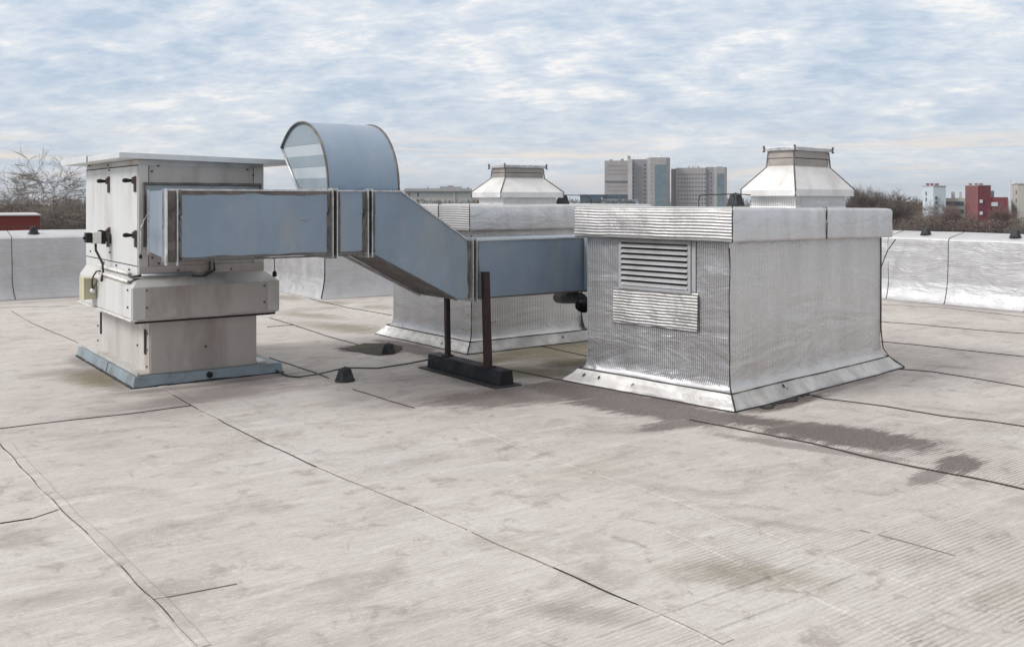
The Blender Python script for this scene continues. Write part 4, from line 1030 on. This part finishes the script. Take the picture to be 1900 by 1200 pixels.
m = MB(); m.prism([(B.x(1325), 8), (B.x(1329), 2), (B.x(1345), 2), (B.x(1349), 8), (B.x(1349), 32), (B.x(1325), 32)], 0, B.z(310.5)); m.build('corner_block', 'concrete', B.r)
B.block(1330.5, 1343, 322, 1.6, 2.2, 'glass_strip', 'glass')
B.wins([1258.5+5.5*i for i in range(10)], [323.5+7.7*i for i in range(8)], 1.25, 1.2, 6); B.wins([1319.8], [322+7.7*i for i in range(8)], 1.0, 1.6, 8)
for a, b_ in ((1275.5, 1280), (1283.5, 1288), (1293, 1299)): B.block(a, b_, 307, 14, 20, 'rooftop_plant', 'concrete_light', B.z(311))
B.block(1330, 1341, 308.5, 14, 24, 'rooftop_plant', 'concrete_dark', B.z(311)); B.block(1290.5, 1291.1, 302, 16, 16.4, 'antenna', 'concrete_dark', B.z(311))
# long low building
Y = 380; C_ = BB(broot('apartment_building', 815, Y, 'long low beige flat building beyond the sloping duct, left of the far cowl', 'building'), 815, Y)
C_.block(752, 875, 355, 0, 16, 'wall', 'lowwall'); C_.block(735, 754, 358, 3, 18, 'wall', 'lowwall'); C_.block(875, 890, 365, 1, 14, 'wall', 'lowwall')
rf = C_.block(748, 877, 353.2, -1.2, 17, 'roof', 'lowroof', C_.z(355.6)); C_.block(750, 876, 349.5, 4, 14, 'roof_hump', 'lowroof', C_.z(353.5), rf); C_.block(816, 858, 346, 5, 12, 'rooftop_plant', 'lowroof', C_.z(350), rf); C_.block(831, 842, 344.5, 6, 9, 'rooftop_plant', 'red_light', C_.z(346.5), rf)
for px in (792, 868): C_.block(px, px+3, 347, 6, 8, 'chimney', 'concrete_dark', C_.z(350), rf)
C_.wins([770, 781, 790, 800.5, 811, 822, 831, 853, 861, 868], [361.5, 374], 1.5, 1.2, 0, 'pane_light'); C_.wins([759.5, 776, 841.5], [361.5, 374], .5, 1.4, 0, 'win')
C_.block(840, 844.5, 357, -.6, 0, 'stair_strip', 'concrete_light')
# flat blue and dark glass buildings in front of the towers
Y = 560; D_ = BB(broot('office_building', 1128, Y, 'dark glass low office building at the foot of the taller tower block', 'building'), 1128, Y)
D_.block(1076, 1120, 361.5, 0, 30, 'wall', 'darkglass'); D_.block(1120, 1165, 361, 2, 30, 'wall', 'darkglass'); D_.block(1074, 1122, 360.8, -.5, 31, 'roof', 'concrete_dark', D_.z(361.8))
Y = 480; E_ = BB(broot('low_hall', 1125, Y, 'pale blue flat roofed hall in front of the dark glass building', 'building'), 1125, Y)
E_.block(1118, 1184, 370, 0, 40, 'wall', 'bluewhite'); E_.block(1122, 1180, 374.3, -.3, .1, 'window_band', 'darkglass', E_.z(376.3)); E_.block(1117.5, 1184.5, 369.6, -.6, 41, 'roof_edge', 'concrete_light', E_.z(370.6)); E_.block(1150, 1154, 373, -.5, -.1, 'door_bay', 'glass', E_.z(378)); E_.block(1116, 1118, 366, 2, 4, 'chimney', 'concrete_light', 0)
# right group
Y = 240
def tower(px0, pxc, px1, ytop, mats, label, name='tower_block'):
    T = BB(broot(name, pxc, Y, label, 'tower block', 'stair tower blocks beyond the right parapet'), pxc, Y)
    w0, w1 = T.x(px0), T.x(px1)
    m = MB(); m.prism([(0, 0), (w1, 1.6), (w1, 8), (w0, 8), (w0, 2.2)], 0, T.z(ytop)); m.build('wall', mats[0], T.r)
    m = MB(); m.prism([(0, -.15), (w1+.12, 1.5), (w1+.12, 8.1), (w0-.12, 8.1), (w0-.12, 2.1)], T.z(ytop), T.z(ytop)+.14); m.build('roof_edge', 'concrete_light', T.r)
    return T
W = tower(1711.7, 1731.7, 1755, 345.5, ['white_tower'], 'pale blue white stair tower behind bare trees')
W.wins([1737.5], [367.5, 376, 386, 396], .55, .75, .3); W.wins([1718], [359, 370], .22, .9, 1.4)
R = tower(1791, 1815, 1838.5, 344.5, ['red_tower'], 'dark red stair tower with small windows, next to a red wing')
R.block(1838.5, 1870, 366, 2, 10, 'wing', 'red_tower'); R.wins([1820.5], [373.5, 395.5, 415], .7, .8, .3, 'pane_light'); R.wins([1798], [360, 364, 384, 404], .25, .8, 1.6, 'win'); R.wins([1845], [379], 1.6, 1.0, 1.9, 'pane_light')
R.block(1839, 1845, 354, 4, 6, 'chimney', 'concrete_light', R.z(366))
m = MB(); m.prism([(0, -.08), (R.x(1791)-.05, 2.12), (R.x(1791)-.05, 2.2), (0, 0)], 0, R.z(345)); m.build('pale_side_cladding', 'red_light', R.r)
Gy = tower(1877, 1888, 1935, 342.5, ['grey_tower'], 'grey concrete stair tower cut off by the right picture edge')
Gy.wins([1886], [357, 372, 390, 405], .3, .9, .4)
for T, xs in ((W, (1721, 1729, 1738)), (R, (1800, 1811, 1820)), (Gy, (1886, 1896))):
    for k, px in enumerate(xs):
        m = MB(); z = T.z(345)+.1; m.tube([(T.x(px), 4, z-.3), (T.x(px), 4, z+.45)], .35 if k < 2 else .5, 8); m.tube([(T.x(px), 4, z+.5), (T.x(px), 4, z+.6)], .5, 8); m.build('roof_vent', 'red_light', T.r)
Lw = BB(broot('terrace_building', 1773, Y, 'low grey terrace building with two chimneys between white and red towers', 'building'), 1773, Y)
Lw.block(1755, 1791, 367.5, 5, 14, 'wall', 'grey_tower'); Lw.block(1765, 1772, 355.5, 6, 8, 'chimney', 'concrete_light', Lw.z(368)); Lw.block(1780, 1785, 356, 6, 8, 'chimney', 'concrete_light', Lw.z(368))
Lw.wins([1760, 1770, 1782], [378, 393, 407], 1.5, 1.0, 5, 'win')
ms = BB(broot('chimney_mast', 1874, Y-5, 'slim pale flue mast left of the grey tower', 'mast'), 1874, Y-5)
m = MB(); m.tube([(0, 0, 0), (0, 0, ms.z(333))], .2, 10); m.build('mast', 'concrete_light', ms.r)
# red brick block to the left
Y = 42; Rd = BB(broot('brick_building', 30, Y, 'dark red flat roofed building with pale roof edge at the left picture edge', 'building'), 30, Y)
m = MB(); m.prism([(Rd.x(-90), 0), (Rd.x(75), 0), (Rd.x(75)-.1, 8), (Rd.x(-90)-.1, 8)], 0, Rd.z(400.5)); m.build('wall', 'red_brick', Rd.r)
m = MB(); m.prism([(Rd.x(-90)-.05, -.06), (Rd.x(76.5), -.06), (Rd.x(76.5)-.1, 8.1), (Rd.x(-90)-.1, 8.1)], Rd.z(400.5), Rd.z(398.6)); m.build('roof_edge', 'concrete_light', Rd.r)

# bare winter trees ------------------------------------------------------------
def tree_mesh(seed, H, spread=.55, fork=3, levels=7, droop=0.0, r0=.22, trunk_frac=.28, dens=1.0):
    rnd = random.Random(seed); tr = MB(); cr = MB()
    def grow(p, d, L, r, lev):
        n = 3 if lev < 3 else 2
        pts = [p]; dd = d.copy()
        for i in range(n):
            dd = (dd+Vector((rnd.uniform(-1, 1), rnd.uniform(-1, 1), rnd.uniform(-.5, .9)))*.16+Vector((0, 0, -droop*lev*.05))).normalized()
            pts.append(pts[-1]+dd*L/n)
        r1 = r*.62
        rs = [r+(r1-r)*i/n for i in range(n+1)]
        (tr if lev == 0 else cr).tube(pts, rs, 7 if lev < 2 else (4 if lev < 4 else 3), cap=False)
        if lev >= levels:
            for j in range(3):
                a = rnd.uniform(0, 2*pi); t = rnd.uniform(.2, 1); q = p.lerp(pts[-1], t)
                e_ = q+(dd+Vector((cos(a), sin(a), rnd.uniform(-.3, .5)))*.8).normalized()*L*rnd.uniform(.6, 1.2)
                cr.tube([q, e_], [.010, .004], 3, cap=False)
            return
        k = fork if lev > 0 else fork+2
        for j in range(k+(1 if lev >= 3 and rnd.random() < .6*dens else 0)):
            t = rnd.uniform(.3, 1.0) if j else 1.0
            idx = min(n-1, int(t*n)); q = pts[idx].lerp(pts[idx+1], t*n-idx)
            a = rnd.uniform(0, 2*pi)
            side = Vector((cos(a), sin(a), 0))
            nd = (dd*(1.0 if j else 1.4)+side*spread*rnd.uniform(.6, 1.5)+Vector((0, 0, .22))).normalized()
            grow(q, nd, L*rnd.uniform(.60, .80), max(r1*rnd.uniform(.6, .9), .012), lev+1)
    grow(Vector((0, 0, 0)), Vector((0, 0, 1)), H*trunk_frac, r0, 0)
    zmax = max(v[2] for v in cr.v); s = H/zmax
    for b in (tr, cr): b.v = [(x*s, y*s, z*s) for x, y, z in b.v]
    return tr, cr
PROTO = {}
def tree(kind, px, ytop, Y, label, group='bare winter trees around the roof', width=1.0, name='bare_tree'):
    seed, mat, kw = kind
    H = BZ(ytop, Y)
    key = (seed, mat)
    if key not in PROTO:
        t, cr = tree_mesh(seed, 1.0*18, **kw); PROTO[key] = (t, cr, [])
        root = empty(name); t.build('trunk', mat, root, fixn=False); cr.build('crown', mat, root, fixn=False); PROTO[key] = root
        r = root
    else: r = copy_tree(PROTO[key])
    p = PY(px, HY, Y); r.location = (p.x, p.y, GZ); r.rotation_euler = (0, 0, random.uniform(0, 6.28)); s = H/18; r.scale = (s*width, s*width, s)
    tag(r, label, 'tree', group)
    return r
K1 = (21, 'bark_pale', dict(spread=.85, levels=6, fork=4, droop=.7, r0=.2, trunk_frac=.34)); K2 = (5, 'bark', dict(spread=1.0, levels=6, fork=4, droop=.1, r0=.24, trunk_frac=.28)); K3 = (33, 'bark_red', dict(spread=.62, levels=6, fork=4, droop=.0, r0=.2, trunk_frac=.36))
tree(K1, 22, 262, 75, 'tallest bare tree at the left edge, pale branches above the red building', width=1.1)
tree(K3, -40, 290, 80, 'bare reddish tree cut by the left picture edge')
tree(K1, 112, 330, 85, 'smaller bare tree between the tall left tree and the ventilation unit', width=.75)
tree(K1, 143, 328, 88, 'bare tree whose crown touches the left edge of the ventilation unit', width=.7)
tree(K3, 70, 330, 95, 'brownish bare tree behind the red building', width=.8)
tree(K2, 1637, 336, 190, 'dark round-crowned bare tree right of the near cowl', width=.8)
tree(K2, 1592, 331, 185, 'slender dark bare tree rising beside the near cowl', width=.5)
tree(K2, 1605, 366, 180, 'small dark bare tree just right of the near cowl', width=.8)
for k, (px, yt, Y, kd, wd) in enumerate(((1728, 366, 200, K1, .8), (1745, 362, 205, K1, .7), (1760, 372, 195, K3, .8), (1782, 368, 200, K3, .7), (1835, 372, 200, K3, .8), (1855, 378, 205, K3, .8), (1880, 374, 200, K3, .9), (1812, 388, 195, K3, .7), (1705, 370, 210, K3, .8), (1690, 378, 215, K3, .7), (1900, 388, 190, K1, .7))):
    lab = ['pale bare tree in front of the white tower', 'pale bare tree over the right half of the white tower', 'brownish bare tree before the low terrace building', 'brownish bare tree left of the red tower',
           'bare tree in front of the red wing', 'lower bare tree before the right end of the red wing', 'bare tree left of the grey tower', 'low bare tree at the foot of the red tower', 'brownish bare tree left of the white tower', 'low bare tree above the right end of the near housing', 'pale bare tree at the right picture edge'][k]
    tree(kd, px, yt, Y, lab, 'bare trees before the right-hand towers', wd)

# woodland masses (uncountable)
def woods(name, pxs, pxe, ytop, Y, depth, mat, n, fs, seed, label):
    rnd = random.Random(seed); m = MB()
    for i in range(n):
        px = rnd.uniform(pxs, pxe); yy = Y+rnd.uniform(0, depth)
        top = BZ(ytop+5*mn.noise(Vector((px*.03, seed, 0)))+4*mn.noise(Vector((px*.11, seed, 5))), yy)
        h = top*(1-rnd.random()**2.2*.75)
        p = PY(px, HY, yy); p.z = GZ+h
        a, b = rnd.uniform(0, 2*pi), rnd.uniform(-.7, 1.4)
        d = Vector((cos(a)*cos(b), sin(a)*cos(b), sin(b))); e_ = Vector((-sin(a), cos(a), rnd.uniform(-.4, .4)))
        L = fs*rnd.uniform(.5, 1.6); w = fs*.16*rnd.uniform(.5, 1.5)
        m.add([p, p+d*L+e_*w, p+d*L*1.4, p+d*L-e_*w], [(0, 1, 2, 3)])
    o = m.build(name, mat, fixn=False); tag(o, label, 'woodland', kind='stuff'); return o
woods('woodland', -60, 175, 385, 110, 30, 'brush', 15000, .30, 1, 'brown leafless wood behind the left parapet')
woods('woodland', 1575, 1730, 381, 260, 60, 'brush', 12000, .55, 2, 'brown wooded slope right of the near housing')
woods('woodland', 1650, 1960, 411, 170, 25, 'brush_red', 9000, .30, 3, 'brushwood at the foot of the right towers')
woods('woodland', 700, 1180, 376, 330, 60, 'brush', 9000, .7, 4, 'far low wood before the long beige building and the blue hall')
woods('woodland', -400, 2500, 374, 900, 500, 'brush', 24000, 2.6, 5, 'distant wooded horizon')
woods('woodland', 1600, 1712, 378, 420, 100, 'brush_red', 6000, .9, 6, 'far hazy wood on the slope left of the white tower')

# ------------------------------------------------------------------ air
m = MB(); m.box((-2600, -2600, -14.4), (2600, 2600, 42))
hz = m.build('haze', 'bitumen'); hz.data.materials.clear()
hm = bpy.data.materials.new('haze'); hm.use_nodes = True; hn = hm.node_tree; hn.nodes.remove(hn.nodes['Principled BSDF'])
pvn = hn.nodes.new('ShaderNodeVolumePrincipled'); pvn.inputs['Color'].default_value = (.60, .64, .70, 1); pvn.inputs['Density'].default_value = HAZE; pvn.inputs['Anisotropy'].default_value = 0
hn.links.new(pvn.outputs[0], hn.nodes['Material Output'].inputs['Volume']); hz.data.materials.append(hm); tag(hz, kind='stuff')

# ------------------------------------------------------------------ world, sun, camera
SUN_AZ_CAM = radians(112)   # degrees to the left of the viewing direction
w = bpy.data.worlds.new('World'); scene.world = w; w.use_nodes = True
nt = w.node_tree; N = NB(nt); bg = nt.nodes['Background']
gen = N.n('ShaderNodeTexCoord').outputs['Generated']
sky = N.n('ShaderNodeTexSky'); sky.sky_type = 'NISHITA'; sky.sun_disc = False
sun_el = radians(38)
fdir = math.atan2(Fw.y, Fw.x)+SUN_AZ_CAM          # world azimuth (from +X, ccw) of the sun
sdir = Vector((cos(fdir)*cos(sun_el), sin(fdir)*cos(sun_el), sin(sun_el)))
sky.sun_elevation = sun_el; sky.sun_rotation = math.atan2(sdir.x, sdir.y)
sky.air_density = 1.2; sky.dust_density = 2.0
sep = N.n('ShaderNodeSeparateXYZ'); N.l(gen, sep.inputs[0])
z = N.math('MAXIMUM', sep.outputs[2], 0.0)
zz = N.math('ADD', z, .22)
cb = N.n('ShaderNodeCombineXYZ'); N.l(N.math('DIVIDE', sep.outputs[0], zz), cb.inputs[0]); N.l(N.math('DIVIDE', sep.outputs[1], zz), cb.inputs[1])
rotv = N.scl(cb.outputs[0], (1, 1, 1), rot=(0, 0, -YAW+.25))
n1 = N.noise(N.scl(rotv, (.9, 1.0, 1)), 6.0, 10, .61, .35)
n2 = N.noise(N.scl(rotv, (1, 1, 1), loc=(7, 3, 0)), 2.3, 5, .5, .5)
n3 = N.noise(N.scl(rotv, (1.0, 1.8, 1), loc=(2, 9, 0)), 17, 6, .6, .3)
cl_ = N.math('ADD', N.math('MULTIPLY', n1, .46), N.math('ADD', N.math('MULTIPLY', n2, .42), N.math('MULTIPLY', n3, .20)))
rp = N.n('ShaderNodeValToRGB'); N.l(cl_, rp.inputs[0])
els = rp.color_ramp.elements
els[0].position = .38; els[0].color = c4(srgb(180, 196, 215)); els[1].position = .645; els[1].color = c4(srgb(248, 246, 245))
for pos, col in ((.45, srgb(187, 203, 222)), (.51, srgb(204, 215, 229)), (.58, srgb(222, 228, 236))):
    q = els.new(pos); q.color = c4(col)
# hazier and paler toward the horizon, with a warm streaky band
haze = N.mapr(z, .0, .12, .62, 0)
colr2 = N.mix(haze, rp.outputs[0], c4(srgb(211, 218, 226)))
bandn = N.noise(N.scl(gen, (3, 3, 55)), 1.6, 5, .6, .3)
band = N.math('MULTIPLY', N.mapr(bandn, .52, .66), N.math('MULTIPLY', N.mapr(z, .008, .022), N.mapr(z, .075, .045)))
colr2 = N.mix(N.math('MULTIPLY', band, .9), colr2, c4(srgb(243, 231, 219)))
# overcast vault: brighter overhead than at the horizon
gain = N.mapr(z, .20, .85, 1.0, 1.7)
colr2 = N.mix(N.mapr(z, .2, .5), colr2, c4((.645, .632, .622)))
vs_ = N.n('ShaderNodeVectorMath', operation='SCALE'); N.l(colr2, vs_.inputs[0]); N.l(N.math('MULTIPLY', gain, 10.0), vs_.inputs['Scale'])
fin = N.mix(.93, sky.outputs[0], vs_.outputs[0])
N.l(fin, bg.inputs['Color']); bg.inputs['Strength'].default_value = .1
sl = bpy.data.lights.new('sun', 'SUN'); sl.energy = 2.6; sl.angle = radians(18); sl.color = (1, .965, .92)
so = bpy.data.objects.new('sun', sl); COL.objects.link(so); so.rotation_euler = sdir.to_track_quat('Z', 'Y').to_euler()

cam = bpy.data.cameras.new('camera'); co_ = bpy.data.objects.new('camera', cam); COL.objects.link(co_)
co_.location = (0, 0, EYE); co_.rotation_euler = (radians(90), 0, YAW)
cam.sensor_width = 36; cam.lens = 36*FOC/1900; cam.shift_y = -(600-HY)/1900; cam.clip_end = 9000; cam.clip_start = .05
scene.camera = co_
scene.view_settings.view_transform = 'Standard'; scene.view_settings.look = 'None'; scene.view_settings.exposure = .12; scene.view_settings.gamma = 1
scene.render.resolution_x = 1024; scene.render.resolution_y = 646
